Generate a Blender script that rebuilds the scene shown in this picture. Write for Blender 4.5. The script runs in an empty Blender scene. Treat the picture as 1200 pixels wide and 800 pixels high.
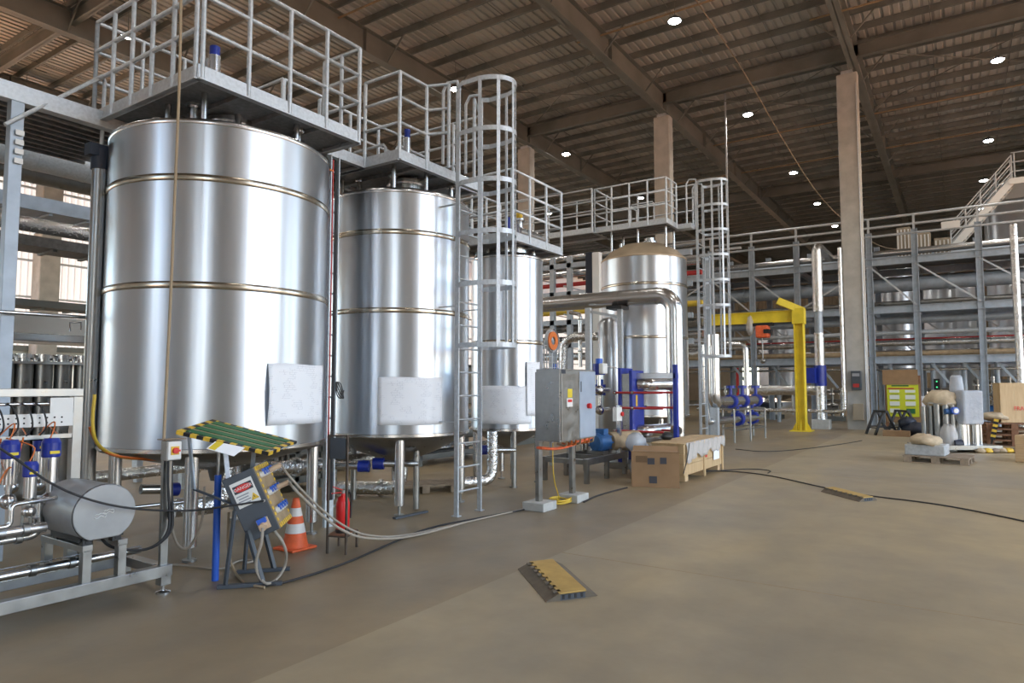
import bpy, bmesh, math, random
from mathutils import Vector, Matrix
random.seed(7)
S = bpy.context.scene
COL = S.collection
PI = math.pi
R_ = math.radians

# ------------------------------------------------------------------ camera
FPX, PITCH, YAW, EYE = 787.0, math.atan(52/787.0), R_(33.65), 1.6
cam_d = bpy.data.cameras.new('camera'); cam = bpy.data.objects.new('camera', cam_d); COL.objects.link(cam)
cam_d.sensor_width = 36.0; cam_d.lens = 36.0*FPX/1200.0; cam_d.clip_end = 500; cam_d.clip_start = 0.05
cam.location = (0, 0, EYE)
FW = Vector((math.cos(YAW)*math.cos(PITCH), math.sin(YAW)*math.cos(PITCH), math.sin(PITCH)))
RT = Vector((math.sin(YAW), -math.cos(YAW), 0)); UP = RT.cross(FW)
cam.rotation_euler = FW.to_track_quat('-Z', 'Y').to_euler()
S.camera = cam

# ------------------------------------------------------------------ world, sun, exposure
W = bpy.data.worlds.new('world'); S.world = W; W.use_nodes = True
wn = W.node_tree.nodes; wl = W.node_tree.links
bg = wn['Background']; sky = wn.new('ShaderNodeTexSky'); sky.sky_type = 'NISHITA'
sky.sun_disc = False; sky.sun_elevation = R_(48); sky.sun_rotation = R_(200); sky.air_density = 1.0; sky.dust_density = 1.0; sky.ozone_density = 1.0
wl.new(sky.outputs[0], bg.inputs[0]); bg.inputs[1].default_value = 0.6
sun_d = bpy.data.lights.new('sun', 'SUN'); sun_d.energy = 16.0; sun_d.angle = R_(1.0); sun_d.color = (1, .93, .82)
sun = bpy.data.objects.new('sun', sun_d); COL.objects.link(sun); sun.location = (0, 0, 40)
sun.rotation_euler = Vector((-.55, -.35, -1.0)).to_track_quat('-Z', 'Y').to_euler()
# sampling portals in the open sides of the hall (they emit nothing themselves)
def portal(loc, direction, sx, sy):
    d = bpy.data.lights.new('daylight_portal', 'AREA'); d.shape = 'RECTANGLE'; d.size = sx; d.size_y = sy
    d.cycles.is_portal = True
    o = bpy.data.objects.new('daylight_portal', d); COL.objects.link(o); o.location = loc
    o.rotation_euler = Vector(direction).to_track_quat('-Z', 'Y').to_euler()
portal((8, -16.2, 6.0), (0, 1, 0), 14, 11.5)
portal((26, -16.2, 6.0), (0, 1, 0), 12, 11.5)
portal((1, 38.2, 4.5), (0, -1, 0), 22, 8.4)
portal((-14.2, 8.25, 5), (1, 0, 0), 3.5, 9.6)
portal((-14.2, -8, 5), (1, 0, 0), 5, 9.6)
S.view_settings.view_transform = 'Standard'; S.view_settings.look = 'None'
S.view_settings.exposure = 0.85; S.view_settings.gamma = 1.0; S.view_settings.use_curve_mapping = False

# a pixel of the 1200x800 photograph gives a direction; the distance comes from a plane the thing touches
def ray(x, y): return FW*FPX + RT*(x-600) + UP*(400-y)
def gz(x, y, z=0.0): d = ray(x, y); return Vector((0, 0, EYE)) + d*((z-EYE)/d.z)
def gx(x, y, v): d = ray(x, y); return Vector((0, 0, EYE)) + d*(v/d.x)
def gy(x, y, v): d = ray(x, y); return Vector((0, 0, EYE)) + d*(v/d.y)
def gd(x, y, v): return Vector((0, 0, EYE)) + ray(x, y)*(v/FPX)

# ------------------------------------------------------------------ materials
MATS = {}
def mat(name, color, rough=.5, metal=0.0, noise=0.0, scale=4.0, bump=0.0, bscale=None, rnoise=0.0, stretch=(1, 1, 1),
        color2=None, spec=.5, aniso=0.0, alpha=1.0, trans=0.0, emit=None, estr=0.0, detail=4.0, coat=0.0):
    if name in MATS: return MATS[name]
    m = bpy.data.materials.new(name); m.use_nodes = True; MATS[name] = m
    n = m.node_tree.nodes; l = m.node_tree.links; b = n['Principled BSDF']
    b.inputs['Base Color'].default_value = (*color, 1); b.inputs['Roughness'].default_value = rough; b.inputs['Metallic'].default_value = metal
    b.inputs['Specular IOR Level'].default_value = spec
    b.inputs['Alpha'].default_value = alpha; b.inputs['Transmission Weight'].default_value = trans
    b.inputs['Coat Weight'].default_value = coat
    if emit: b.inputs['Emission Color'].default_value = (*emit, 1); b.inputs['Emission Strength'].default_value = estr
    if aniso:
        b.inputs['Anisotropic'].default_value = aniso
        t = n.new('ShaderNodeTangent'); t.direction_type = 'RADIAL'; t.axis = 'Z'; l.new(t.outputs[0], b.inputs['Tangent']); b.inputs['Anisotropic Rotation'].default_value = .25
    if noise or bump or rnoise or color2:
        tc = n.new('ShaderNodeTexCoord'); mp = n.new('ShaderNodeMapping'); mp.inputs['Scale'].default_value = stretch
        l.new(tc.outputs['Object'], mp.inputs[0])
        tx = n.new('ShaderNodeTexNoise'); tx.inputs['Scale'].default_value = scale; tx.inputs['Detail'].default_value = detail
        l.new(mp.outputs[0], tx.inputs['Vector'])
        if noise or color2:
            rp = n.new('ShaderNodeValToRGB'); rp.color_ramp.elements[0].position = .3; rp.color_ramp.elements[1].position = .7
            c0 = color if color2 else tuple(max(0, c*(1-noise)) for c in color)
            c1 = color2 if color2 else tuple(min(1, c*(1+noise)) for c in color)
            rp.color_ramp.elements[0].color = (*c0, 1); rp.color_ramp.elements[1].color = (*c1, 1)
            l.new(tx.outputs[0], rp.inputs[0]); l.new(rp.outputs[0], b.inputs['Base Color'])
        if rnoise:
            mr = n.new('ShaderNodeMapRange'); mr.inputs[1].default_value = .3; mr.inputs[2].default_value = .7
            mr.inputs[3].default_value = max(0, rough-rnoise); mr.inputs[4].default_value = min(1, rough+rnoise)
            l.new(tx.outputs[0], mr.inputs[0]); l.new(mr.outputs[0], b.inputs['Roughness'])
        if bump:
            bt = tx
            if bscale:
                bt = n.new('ShaderNodeTexNoise'); bt.inputs['Scale'].default_value = bscale; bt.inputs['Detail'].default_value = 3; l.new(mp.outputs[0], bt.inputs['Vector'])
            bp = n.new('ShaderNodeBump'); bp.inputs['Strength'].default_value = bump; bp.inputs['Distance'].default_value = .02
            l.new(bt.outputs[0], bp.inputs['Height']); l.new(bp.outputs[0], b.inputs['Normal'])
    return m
mat('tank_steel', (.56, .59, .63), .36, 1.0, rnoise=.05, scale=1.2, stretch=(9, 9, .25), aniso=.7, bump=.012, bscale=2.0)
mat('band_steel', (.50, .45, .37), .22, 1.0)  # warm tint: the roof's brown reflection is put into the steel colour
mat('dusty_steel', (.40, .31, .21), .5, .35, noise=.15, scale=3)
mat('steel', (.62, .62, .62), .25, 1.0)
mat('steel_dull', (.30, .297, .288), .36, .97, noise=.12, scale=8, rnoise=.1)
mat('galv', (.50, .53, .56), .50, .55, noise=.14, scale=30, rnoise=.1)
mat('galv_blue', (.36, .41, .47), .52, .45, noise=.10, scale=6)
mat('grating', (.20, .20, .20), .6, .4, noise=.2, scale=20)
mat('foil', (.72, .72, .72), .22, 1.0, bump=1.0, scale=22, rnoise=.08)
mat('clad', (.62, .62, .62), .25, 1.0, bump=.1, scale=5)
mat('concrete', (.42, .41, .385), .85, 0, noise=.14, scale=2.2, bump=.15, bscale=30)
mat('concrete_foot', (.42, .42, .40), .85, 0, noise=.1, scale=10)
mat('roof_sheet', (.48, .46, .43), .55, .25, noise=.10, scale=.6)
mat('roof_steel', (.19, .20, .19), .6, .3, noise=.15, scale=1.5)
mat('beam_steel', (.20, .205, .19), .6, .25, noise=.15, scale=1.0)
mat('wall_white', (.72, .72, .69), .6, 0, noise=.06, scale=1)
mat('wall_beige', (.34, .29, .22), .8, 0, noise=.1, scale=1)
mat('blue', (.012, .03, .27), .35, 0, noise=.15, scale=8)
mat('blue_motor', (.02, .09, .24), .4, 0, noise=.15, scale=12)
mat('blue_bright', (.02, .10, .50), .4)
mat('yellow', (.72, .55, .03), .5, 0, noise=.12, scale=3)
mat('hazard_yellow', (.70, .45, .04), .6, 0, noise=.2, scale=20)
mat('red', (.62, .02, .02), .35, 0)
mat('red_dull', (.42, .03, .03), .5, 0)
mat('orange', (.75, .13, .04), .55, 0, noise=.15, scale=14)
mat('orange_cable', (.62, .16, .03), .5, 0)
mat('yellow_cable', (.62, .42, .04), .5, 0)
mat('green', (.02, .13, .04), .6, 0, noise=.15, scale=14)
mat('green_lit', (.05, .6, .2), .5, emit=(.1, 1, .4), estr=.5)
mat('lid_yellow', (.46, .30, .085), .65, 0, noise=.12, scale=9)
mat('ramp_rubber', (.13, .105, .075), .8, 0, noise=.2, scale=12)
mat('dark_rust', (.085, .065, .05), .7, .3, noise=.3, scale=14)
mat('black', (.012, .012, .013), .5)
mat('rubber', (.02, .02, .022), .6)
mat('navy', (.012, .018, .035), .5)
mat('dark_paint', (.055, .065, .08), .45, 0, noise=.1, scale=6)
mat('white_paint', (.72, .72, .70), .45)
mat('white_plastic', (.70, .70, .68), .4)
mat('cream', (.62, .45, .30), .5)
mat('rope', (.34, .26, .17), .9)
mat('hose_grey', (.33, .29, .24), .7)
mat('film', (.42, .50, .62), .25, .35, noise=.1, scale=3)
mat('wood', (.50, .33, .17), .75, 0, color2=(.60, .43, .25), scale=2.5, stretch=(1, 1, 9), detail=6)
mat('plywood', (.44, .30, .15), .7, 0, color2=(.53, .38, .21), scale=2, stretch=(7, 7, 1), detail=6)
mat('wood_grey', (.27, .21, .15), .85, 0, noise=.25, scale=9)
mat('wood_red', (.22, .105, .055), .8, 0, noise=.2, scale=9)
mat('cardboard', (.27, .165, .085), .85, 0, noise=.10, scale=4)
mat('cardboard_dark', (.15, .09, .045), .85)
mat('tan_dirty', (.34, .25, .15), .85, 0, noise=.2, scale=8)
mat('sack', (.50, .40, .27), .9, 0, noise=.2, scale=6, bump=.5, bscale=14)
mat('insulation', (.42, .43, .43), .8, .1, noise=.15, scale=14)
mat('wrap', (.48, .51, .56), .2, 0, bump=.9, scale=9, alpha=.68, rnoise=.1)
mat('wrap_clear', (.70, .68, .66), .25, 0, bump=.7, scale=7, alpha=.55)
mat('sign_green', (.55, .58, .02), .5, 0, noise=.05, scale=4)
mat('sign_print', (.70, .73, .66), .5)
mat('ink', (.05, .05, .06), .7)
mat('ink_grey', (.30, .31, .34), .8)
mat('soil', (.45, .22, .11), .95, 0, noise=.2, scale=.3)
mat('lens', (1, 1, 1), .4, emit=(1, .96, .9), estr=60)
mat('logo', (.75, .76, .76), .6)
mat('cover_grey', (.30, .305, .31), .45, .35, noise=.10, scale=5)

def translucent_mat():
    m = bpy.data.materials.new('daylight_cladding'); m.use_nodes = True; MATS['wall_daylight'] = m
    n = m.node_tree.nodes; l = m.node_tree.links; out = n['Material Output']; b = n['Principled BSDF']
    b.inputs['Base Color'].default_value = (.72, .72, .70, 1); b.inputs['Roughness'].default_value = .6
    t = n.new('ShaderNodeBsdfTranslucent'); t.inputs[0].default_value = (.66, .66, .64, 1)
    mx = n.new('ShaderNodeMixShader'); mx.inputs[0].default_value = .22
    l.new(b.outputs[0], mx.inputs[1]); l.new(t.outputs[0], mx.inputs[2]); l.new(mx.outputs[0], out.inputs[0])
translucent_mat()
def paper_mat():
    m = bpy.data.materials.new('drawing_paper'); m.use_nodes = True; MATS['paper'] = m
    n = m.node_tree.nodes; l = m.node_tree.links; b = n['Principled BSDF']; b.inputs['Roughness'].default_value = .75
    tc = n.new('ShaderNodeTexCoord')
    vo = n.new('ShaderNodeTexBrick'); vo.inputs['Scale'].default_value = 7; vo.inputs['Mortar Size'].default_value = .012; vo.offset = .35; vo.squash = 1.7; vo.squash_frequency = 3
    no = n.new('ShaderNodeTexNoise'); no.inputs['Scale'].default_value = 5.0; no.inputs['Detail'].default_value = 6
    l.new(tc.outputs['UV'], vo.inputs['Vector']); l.new(tc.outputs['UV'], no.inputs['Vector'])
    gt = n.new('ShaderNodeMath'); gt.operation = 'GREATER_THAN'; gt.inputs[1].default_value = .53; l.new(no.outputs[0], gt.inputs[0])
    mu = n.new('ShaderNodeMath'); mu.operation = 'MULTIPLY'; l.new(gt.outputs[0], mu.inputs[0]); l.new(vo.outputs['Fac'], mu.inputs[1])
    mx = n.new('ShaderNodeMix'); mx.data_type = 'RGBA'; mx.inputs[6].default_value = (.82, .84, .88, 1); mx.inputs[7].default_value = (.50, .52, .58, 1)
    l.new(mu.outputs[0], mx.inputs[0]); l.new(mx.outputs[2], b.inputs['Base Color'])
    bp = n.new('ShaderNodeBump'); bp.inputs['Strength'].default_value = .3; n2 = n.new('ShaderNodeTexNoise'); n2.inputs['Scale'].default_value = 3
    l.new(tc.outputs['UV'], n2.inputs['Vector']); l.new(n2.outputs[0], bp.inputs['Height']); l.new(bp.outputs[0], b.inputs['Normal'])
paper_mat()

SLAB_Y = 3.25
def floor_mat():
    m = bpy.data.materials.new('dusty_concrete_floor'); m.use_nodes = True; MATS['floor'] = m
    n = m.node_tree.nodes; l = m.node_tree.links; b = n['Principled BSDF']
    tc = n.new('ShaderNodeTexCoord')
    def nz(s, d, st=(1, 1, 1)):
        mp = n.new('ShaderNodeMapping'); mp.inputs['Scale'].default_value = st; l.new(tc.outputs['Object'], mp.inputs[0])
        t = n.new('ShaderNodeTexNoise'); t.inputs['Scale'].default_value = s; t.inputs['Detail'].default_value = d; t.inputs['Roughness'].default_value = .6
        l.new(mp.outputs[0], t.inputs['Vector']); return t
    a = nz(.28, 5, (.6, 1.3, 1)); c = nz(1.6, 6); e = nz(14, 5)
    r = n.new('ShaderNodeValToRGB'); r.color_ramp.elements[0].position = .36; r.color_ramp.elements[1].position = .66
    r.color_ramp.elements[0].color = (.275, .235, .170, 1); r.color_ramp.elements[1].color = (.385, .305, .178, 1)
    l.new(a.outputs[0], r.inputs[0])
    r2 = n.new('ShaderNodeValToRGB'); r2.color_ramp.elements[0].position = .25; r2.color_ramp.elements[1].position = .75
    r2.color_ramp.elements[0].color = (.78, .78, .79, 1); r2.color_ramp.elements[1].color = (1.12, 1.1, 1.06, 1); l.new(c.outputs[0], r2.inputs[0])
    mx = n.new('ShaderNodeMix'); mx.data_type = 'RGBA'; mx.blend_type = 'MULTIPLY'; mx.inputs[0].default_value = 1
    l.new(r.outputs[0], mx.inputs[6]); l.new(r2.outputs[0], mx.inputs[7]); sp = n.new('ShaderNodeSeparateXYZ'); l.new(tc.outputs['Object'], sp.inputs[0])
    gt = n.new('ShaderNodeMath'); gt.operation = 'GREATER_THAN'; gt.inputs[1].default_value = SLAB_Y; l.new(sp.outputs['Y'], gt.inputs[0])   # older, darker slab pour beyond the joint
    m2 = n.new('ShaderNodeMix'); m2.data_type = 'RGBA'; m2.blend_type = 'MULTIPLY'; m2.inputs[7].default_value = (.80, .76, .72, 1); l.new(gt.outputs[0], m2.inputs[0])
    l.new(mx.outputs[2], m2.inputs[6]); l.new(m2.outputs[2], b.inputs['Base Color'])
    mr = n.new('ShaderNodeMapRange'); mr.inputs[3].default_value = .34; mr.inputs[4].default_value = .62; l.new(a.outputs[0], mr.inputs[0]); l.new(mr.outputs[0], b.inputs['Roughness'])
    bp = n.new('ShaderNodeBump'); bp.inputs['Strength'].default_value = .12; bp.inputs['Distance'].default_value = .01; l.new(e.outputs[0], bp.inputs['Height']); l.new(bp.outputs[0], b.inputs['Normal'])
floor_mat()

# ------------------------------------------------------------------ geometry helpers
ORIG = {}
def frame_of(d):
    d = Vector(d).normalized(); a = Vector((0, 0, 1)) if abs(d.z) < .95 else Vector((1, 0, 0))
    u = d.cross(a).normalized(); v = u.cross(d).normalized()
    return u, v
class MB:
    def __init__(s): s.v = []; s.f = []; s.sm = []; s.uv = None
    def add(s, vs, fs, smooth=False):
        o = len(s.v); s.v += [Vector(p) for p in vs]
        for f in fs: s.f.append([i+o for i in f]); s.sm.append(smooth)
        return s
    BF = [(0, 3, 2, 1), (4, 5, 6, 7), (0, 1, 5, 4), (1, 2, 6, 5), (2, 3, 7, 6), (3, 0, 4, 7)]
    def box(s, a, b):
        x0, x1 = sorted((a[0], b[0])); y0, y1 = sorted((a[1], b[1])); z0, z1 = sorted((a[2], b[2]))
        return s.add([(x0, y0, z0), (x1, y0, z0), (x1, y1, z0), (x0, y1, z0), (x0, y0, z1), (x1, y0, z1), (x1, y1, z1), (x0, y1, z1)], MB.BF)
    def obox(s, c, ax, ay, az):   # centre and three half-axis vectors
        c = Vector(c); ax, ay, az = Vector(ax), Vector(ay), Vector(az)
        return s.add([c+i*ax+j*ay+k*az for i, j, k in ((-1, -1, -1), (1, -1, -1), (1, 1, -1), (-1, 1, -1), (-1, -1, 1), (1, -1, 1), (1, 1, 1), (-1, 1, 1))], MB.BF)
    def bar(s, p, q, w, h=None, upv=None):
        p, q = Vector(p), Vector(q); h = w if h is None else h; d = q-p
        if upv is None: u, v = frame_of(d)
        else:
            u = d.normalized().cross(Vector(upv)).normalized(); v = u.cross(d.normalized())
        return s.obox((p+q)/2, u*w/2, v*h/2, d/2)
    def tube(s, p, q, r, n=10, r2=None, caps=True):
        p, q = Vector(p), Vector(q); u, v = frame_of(q-p); r2 = r if r2 is None else r2
        ring = [(math.cos(2*PI*i/n), math.sin(2*PI*i/n)) for i in range(n)]
        A = [p+(u*c+v*t)*r for c, t in ring]; B = [q+(u*c+v*t)*r2 for c, t in ring]
        s.add(A+B, [(i, (i+1) % n, n+(i+1) % n, n+i) for i in range(n)], True)
        if caps: s.add(A, [tuple(range(n-1, -1, -1))]); s.add(B, [tuple(range(n))])
        return s
    def path(s, pts, r, n=8, closed=False, sub=0, flat=None):
        P = [Vector(p) for p in pts]
        for _ in range(sub):   # chaikin smoothing
            Q = [] if closed else [P[0]]
            m = len(P)
            for i in range(m if closed else m-1):
                a, b = P[i], P[(i+1) % m]; Q += [a*.75+b*.25, a*.25+b*.75]
            if not closed: Q.append(P[-1])
            P = Q
        m = len(P); vs = []; u = None
        for i in range(m):
            d = (P[(i+1) % m]-P[i-1]) if closed else (P[min(i+1, m-1)]-P[max(i-1, 0)])
            if d.length < 1e-9: d = Vector((0, 0, 1))
            d.normalize()
            if u is None: u, v = frame_of(d)
            else:
                u = (u-d*u.dot(d)); u = u.normalized() if u.length > 1e-6 else frame_of(d)[0]; v = u.cross(d).normalized()
            for k in range(n):
                a = 2*PI*k/n; ru, rv = (r, r) if flat is None else flat
                vs.append(P[i]+u*math.cos(a)*ru+v*math.sin(a)*rv)
        fs = []
        for i in range(m if closed else m-1):
            j = (i+1) % m
            for k in range(n): fs.append((i*n+k, i*n+(k+1) % n, j*n+(k+1) % n, j*n+k))
        s.add(vs, fs, True)
        if not closed: s.add(vs[:n], [tuple(range(n-1, -1, -1))]); s.add(vs[-n:], [tuple(range(n))])
        return s
    def lathe(s, prof, c=(0, 0, 0), n=32, axis=(0, 0, 1), smooth=True):
        c = Vector(c); ax = Vector(axis).normalized()
        if abs(ax.z) > .99: u, v = Vector((1, 0, 0)), Vector((0, 1, 0))*(1 if ax.z > 0 else -1)
        else: u, v = frame_of(ax)
        for (r0, z0), (r1, z1) in zip(prof[:-1], prof[1:]):
            A = [c+ax*z0+(u*math.cos(2*PI*i/n)+v*math.sin(2*PI*i/n))*r0 for i in range(n)]
            B = [c+ax*z1+(u*math.cos(2*PI*i/n)+v*math.sin(2*PI*i/n))*r1 for i in range(n)]
            s.add(A+B, [(i, (i+1) % n, n+(i+1) % n, n+i) for i in range(n)], smooth)
        return s
    def slathe(s, prof, c=(0, 0, 0), n=48):      # one shared smooth surface
        c = Vector(c); vs = []; fs = []
        for r0, z0 in prof: vs += [c+Vector((math.cos(2*PI*i/n)*r0, math.sin(2*PI*i/n)*r0, z0)) for i in range(n)]
        for j in range(len(prof)-1):
            for i in range(n): fs.append((j*n+i, j*n+(i+1) % n, (j+1)*n+(i+1) % n, (j+1)*n+i))
        return s.add(vs, fs, True)
    def prism(s, poly, vec):
        P = [Vector(p) for p in poly]; vec = Vector(vec); n = len(P)
        return s.add(P+[p+vec for p in P], [tuple(range(n-1, -1, -1)), tuple(range(n, 2*n))]+[(i, (i+1) % n, n+(i+1) % n, n+i) for i in range(n)])
    def ball(s, c, rx, ry=None, rz=None, n=14, m=8, jit=0):
        c = Vector(c); ry = ry or rx; rz = rz or rx; vs = []; fs = []
        for j in range(m+1):
            t = PI*j/m
            for i in range(n):
                a = 2*PI*i/n; k = 1+random.uniform(-jit, jit)
                vs.append(c+Vector((math.sin(t)*math.cos(a)*rx*k, math.sin(t)*math.sin(a)*ry*k, math.cos(t)*rz*k)))
        for j in range(m):
            for i in range(n): fs.append((j*n+i, (j+1)*n+i, (j+1)*n+(i+1) % n, j*n+(i+1) % n))
        return s.add(vs, fs, True)
    def build(s, name, material, parent=None, bevel=0, label=None, at=None):
        o = ORIG.get(parent.name, Vector((0, 0, 0))) if parent else Vector(at or (0, 0, 0))
        me = bpy.data.meshes.new(name); me.from_pydata([p-o for p in s.v], [], s.f); me.update()
        me.polygons.foreach_set('use_smooth', s.sm)
        bm = bmesh.new(); bm.from_mesh(me); bmesh.ops.recalc_face_normals(bm, faces=bm.faces); bm.to_mesh(me); bm.free()
        me.materials.append(MATS[material])
        if s.uv: 
            ul = me.uv_layers.new(name='UVMap')
            for lp in me.loops: ul.data[lp.index].uv = s.uv[lp.vertex_index]
        ob = bpy.data.objects.new(name, me); COL.objects.link(ob); ob.parent = parent
        if parent is None: ob.location = o
        ORIG[ob.name] = o
        if bevel:
            b = ob.modifiers.new('bevel', 'BEVEL'); b.width = bevel; b.segments = 2; b.limit_method = 'ANGLE'
        if label: ob['label'] = label
        return ob
def thing(name, label, cat, loc=(0, 0, 0), group=None):
    o = bpy.data.objects.new(name, None); COL.objects.link(o); o.location = loc; o.empty_display_size = .1
    ORIG[o.name] = Vector(loc); o['label'] = label; o['category'] = cat
    if group: o['group'] = group
    return o
def tag(o, label, cat, group=None):
    o['label'] = label; o['category'] = cat
    if group: o['group'] = group
    return o
def struct(o): o['kind'] = 'structure'; return o
def box(a, b): return MB().box(a, b)
def tube(p, q, r, n=10, r2=None): return MB().tube(p, q, r, n, r2)
def dup(root, loc, label=None, group=None):
    r = root.copy(); COL.objects.link(r); r.location = loc; ORIG[r.name] = Vector(loc)
    if label: r['label'] = label
    if group: r['group'] = group
    for ch in list(root.children):
        c = ch.copy(); COL.objects.link(c); c.parent = r
        for g in ch.children:
            d = g.copy(); COL.objects.link(d); d.parent = c
    return r
def text_obj(body, size, loc, xdir, ydir, material, parent, name='lettering'):
    cu = bpy.data.curves.new('text', 'FONT'); cu.body = body; cu.size = size; cu.extrude = .0008; cu.align_x = 'CENTER'; cu.align_y = 'CENTER'; cu.resolution_u = 2
    to = bpy.data.objects.new('text', cu); COL.objects.link(to)
    dg = bpy.context.evaluated_depsgraph_get(); me = bpy.data.meshes.new_from_object(to.evaluated_get(dg)); bpy.data.objects.remove(to)
    x = Vector(xdir).normalized(); y = Vector(ydir); y = (y-x*y.dot(x)).normalized(); z = x.cross(y)
    M = Matrix((x, y, z)).transposed().to_4x4(); M.translation = Vector(loc)-ORIG.get(parent.name, Vector((0, 0, 0)))
    me.transform(M); me.materials.clear(); me.materials.append(MATS[material])
    o = bpy.data.objects.new(name, me); COL.objects.link(o); o.parent = parent; ORIG[o.name] = ORIG.get(parent.name, Vector((0, 0, 0)))
    return o

# ================================================================== STRUCTURE
XA, XB, YA, YB = -14.0, 74.0, -16.0, 38.0
fl = struct(MB().box((XA, YA, -.3), (XB, YB, 0)).build('floor', 'floor'))
# sawn joints: thin dark strips let into the slab
for a, b in (((-14, 10.7), (74, 10.7)), ((-14, -4.2), (74, -4.2)), ((5.75, -16), (5.75, 3.25)), ((13.15, -16), (13.15, 3.25)), ((20.6, -16), (20.6, 3.25)), ((-1.7, -16), (-1.7, 3.25))):
    MB().bar((*a, .0004), (*b, .0004), .007, .0012, (0, 0, 1)).build('floor_joint', 'tan_dirty', fl)
gr = struct(box((-120, -120, -.6), (160, 150, -.31)).build('ground_outside', 'soil'))
ROOF = 14.75
def roof_sheet():
    m = MB(); y = YA-1; p = .30; prof = []
    while y < YB+1:
        prof += [(y, 0), (y+.17, 0), (y+.20, .05), (y+.27, .05)]; y += p
    vs = []
    for (yy, zz) in prof: vs += [(XA-1, yy, ROOF+zz), (XB+1, yy, ROOF+zz)]
    m.add(vs, [(2*i, 2*i+1, 2*i+3, 2*i+2) for i in range(len(prof)-1)])
    return m
ceil = struct(roof_sheet().build('ceiling', 'roof_sheet'))
# purlins (one mesh shared by all)
PX0, PSP = -13.0, 1.28
pm = MB().box((-.035, YA, -.24), (-.028, YB, 0)).box((-.028, YA, -.24), (.035, YB, -.232)).box((-.035, YA, -.008), (.035, YB, 0))
first = None
i = 0
while PX0+i*PSP < XB:
    if first is None: o = pm.build('purlin', 'roof_steel', ceil); first = o
    else: o = first.copy(); COL.objects.link(o)
    o.location = (PX0+i*PSP, 0, ROOF-.005); i += 1
YBEAMS = (-12.1, -4.6, 2.9, 10.45, 17.5, 25.0, 32.5)
for y in YBEAMS:                                    # rafters: I-beams along X with flange braces
    z1, z0 = ROOF-.26, ROOF-1.16
    m = MB().box((XA, y-.17, z0), (XB, y+.17, z0+.03)).box((XA, y-.17, z1-.03), (XB, y+.17, z1)).box((XA, y-.012, z0), (XB, y+.012, z1))
    for k in range(10):
        xx = 5.5+k*5.55 if k else 1.0
        m.box((27.7-.012+(k-5)*5.55, y-.16, z0+.02), (27.7+.012+(k-5)*5.55, y+.16, z1-.02))
    rf = m.build('rafter', 'beam_steel', ceil)
    for k in range(22):
        xx = PX0+PSP*(3+3*k)
        for sg in (-1, 1): MB().bar((xx, y+sg*.1, z0+.05), (xx, y+sg*.95, ROOF-.2), .05, .05).build('flange_brace', 'beam_steel', rf)
for x in (-8.0, 10.2, 27.7, 45.4, 63.0):                  # deep eave struts on the column lines
    MB().box((x-.1, YA, ROOF-.78), (x+.1, YB, ROOF-.74)).box((x-.1, YA, ROOF-.28), (x+.1, YB, ROOF-.25)).box((x-.012, YA, ROOF-.78), (x+.012, YB, ROOF-.25)).build('strut_beam', 'beam_steel', ceil)
for y in [YBEAMS[0]+.0+2.5*k for k in range(18)]:   # sag rods along the roof
    if min(abs(y-b) for b in YBEAMS) > .5:
        tube((XA, y, ROOF-.17), (XB, y, ROOF-.17), .014, 6).build('sag_rod', 'roof_steel', ceil)
for x, y0, y1 in ((14.2, 2.9, 10.4), (15.4, 10.5, 17.5), (21.5, 2.9, 10.4), (22.6, -4.6, 2.9), (24.6, -4.6, 2.9), (35, -4.6, 10.4), (40.5, -4.6, 17)):   # sprinkler lines under the purlins
    tube((x, y0-1, ROOF-.42), (x, y1+1, ROOF-.42), .035, 8).build('sprinkler_pipe', 'tan_dirty', ceil)
for x0, y0, x1, y1 in ((27.7, 2.9, 34, 10.4), (27.7, 10.4, 34, 2.9), (27.7, 10.4, 22, 17.5), (22, 10.4, 27.7, 17.5), (27.7, 2.9, 34, -4.6), (27.7, -4.6, 34, 2.9), (10.2, 25, 5, 17.5), (5, 25, 10.2, 17.5)):
    tube((x0, y0, ROOF-.5), (x1, y1, ROOF-.5), .02, 6).build('roof_bracing', 'beam_steel', ceil)

# walls: cladding in ribbed sheets on the left and at the far end, open bays on the right and behind
def clad_wall(name, p0, p1, z0, z1, material='wall_white', pitch=.3, parent=None):
    p0, p1 = Vector(p0), Vector(p1); d = (p1-p0); L = d.length; d.normalize(); nrm = Vector((d.y, -d.x, 0)); m = MB(); prof = []; t = 0
    while t < L:
        prof += [(t, 0), (t+pitch*.55, 0), (t+pitch*.66, .04), (t+pitch*.9, .04)]; t += pitch
    vs = []
    for t, h in prof:
        q = p0+d*min(t, L)+nrm*h; vs += [(q.x, q.y, z0), (q.x, q.y, z1)]
    m.add(vs, [(2*i, 2*i+1, 2*i+3, 2*i+2) for i in range(len(prof)-1)])
    return m.build(name, material, parent)
wl_ = struct(clad_wall('wall_left', (12, YB, 0), (XB, YB, 0), 3.4, ROOF, 'wall_daylight'))
box((12, YB-.1, 0), (XB, YB+.12, 3.4)).build('plinth', 'wall_white', wl_)
for z in (4.1, 5.9, 7.7, 9.5, 11.3, 13.1): box((12, YB-.3, z), (XB, YB-.12, z+.09)).build('girt', 'galv', wl_)
box((12, YB-.34, 3.3), (XB, YB-.1, 3.55)).build('girt', 'roof_steel', wl_)
box((XA, YB-.05, 8.9), (12, YB+.1, ROOF)).build('header_panel', 'wall_white', wl_)
FD0, FD1 = gx(915, 440, XB).y, gx(866, 440, XB).y
wf = struct(clad_wall('wall_far', (XB, YB, 0), (XB, YA, 0), 4.6, ROOF, 'wall_beige'))
box((XB-.1, FD1, 0), (XB+.1, YB, 4.6)).build('plinth', 'wall_beige', wf)
box((XB-.1, YA, 0), (XB+.1, FD0, 4.6)).build('plinth', 'wall_beige', wf)
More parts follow.
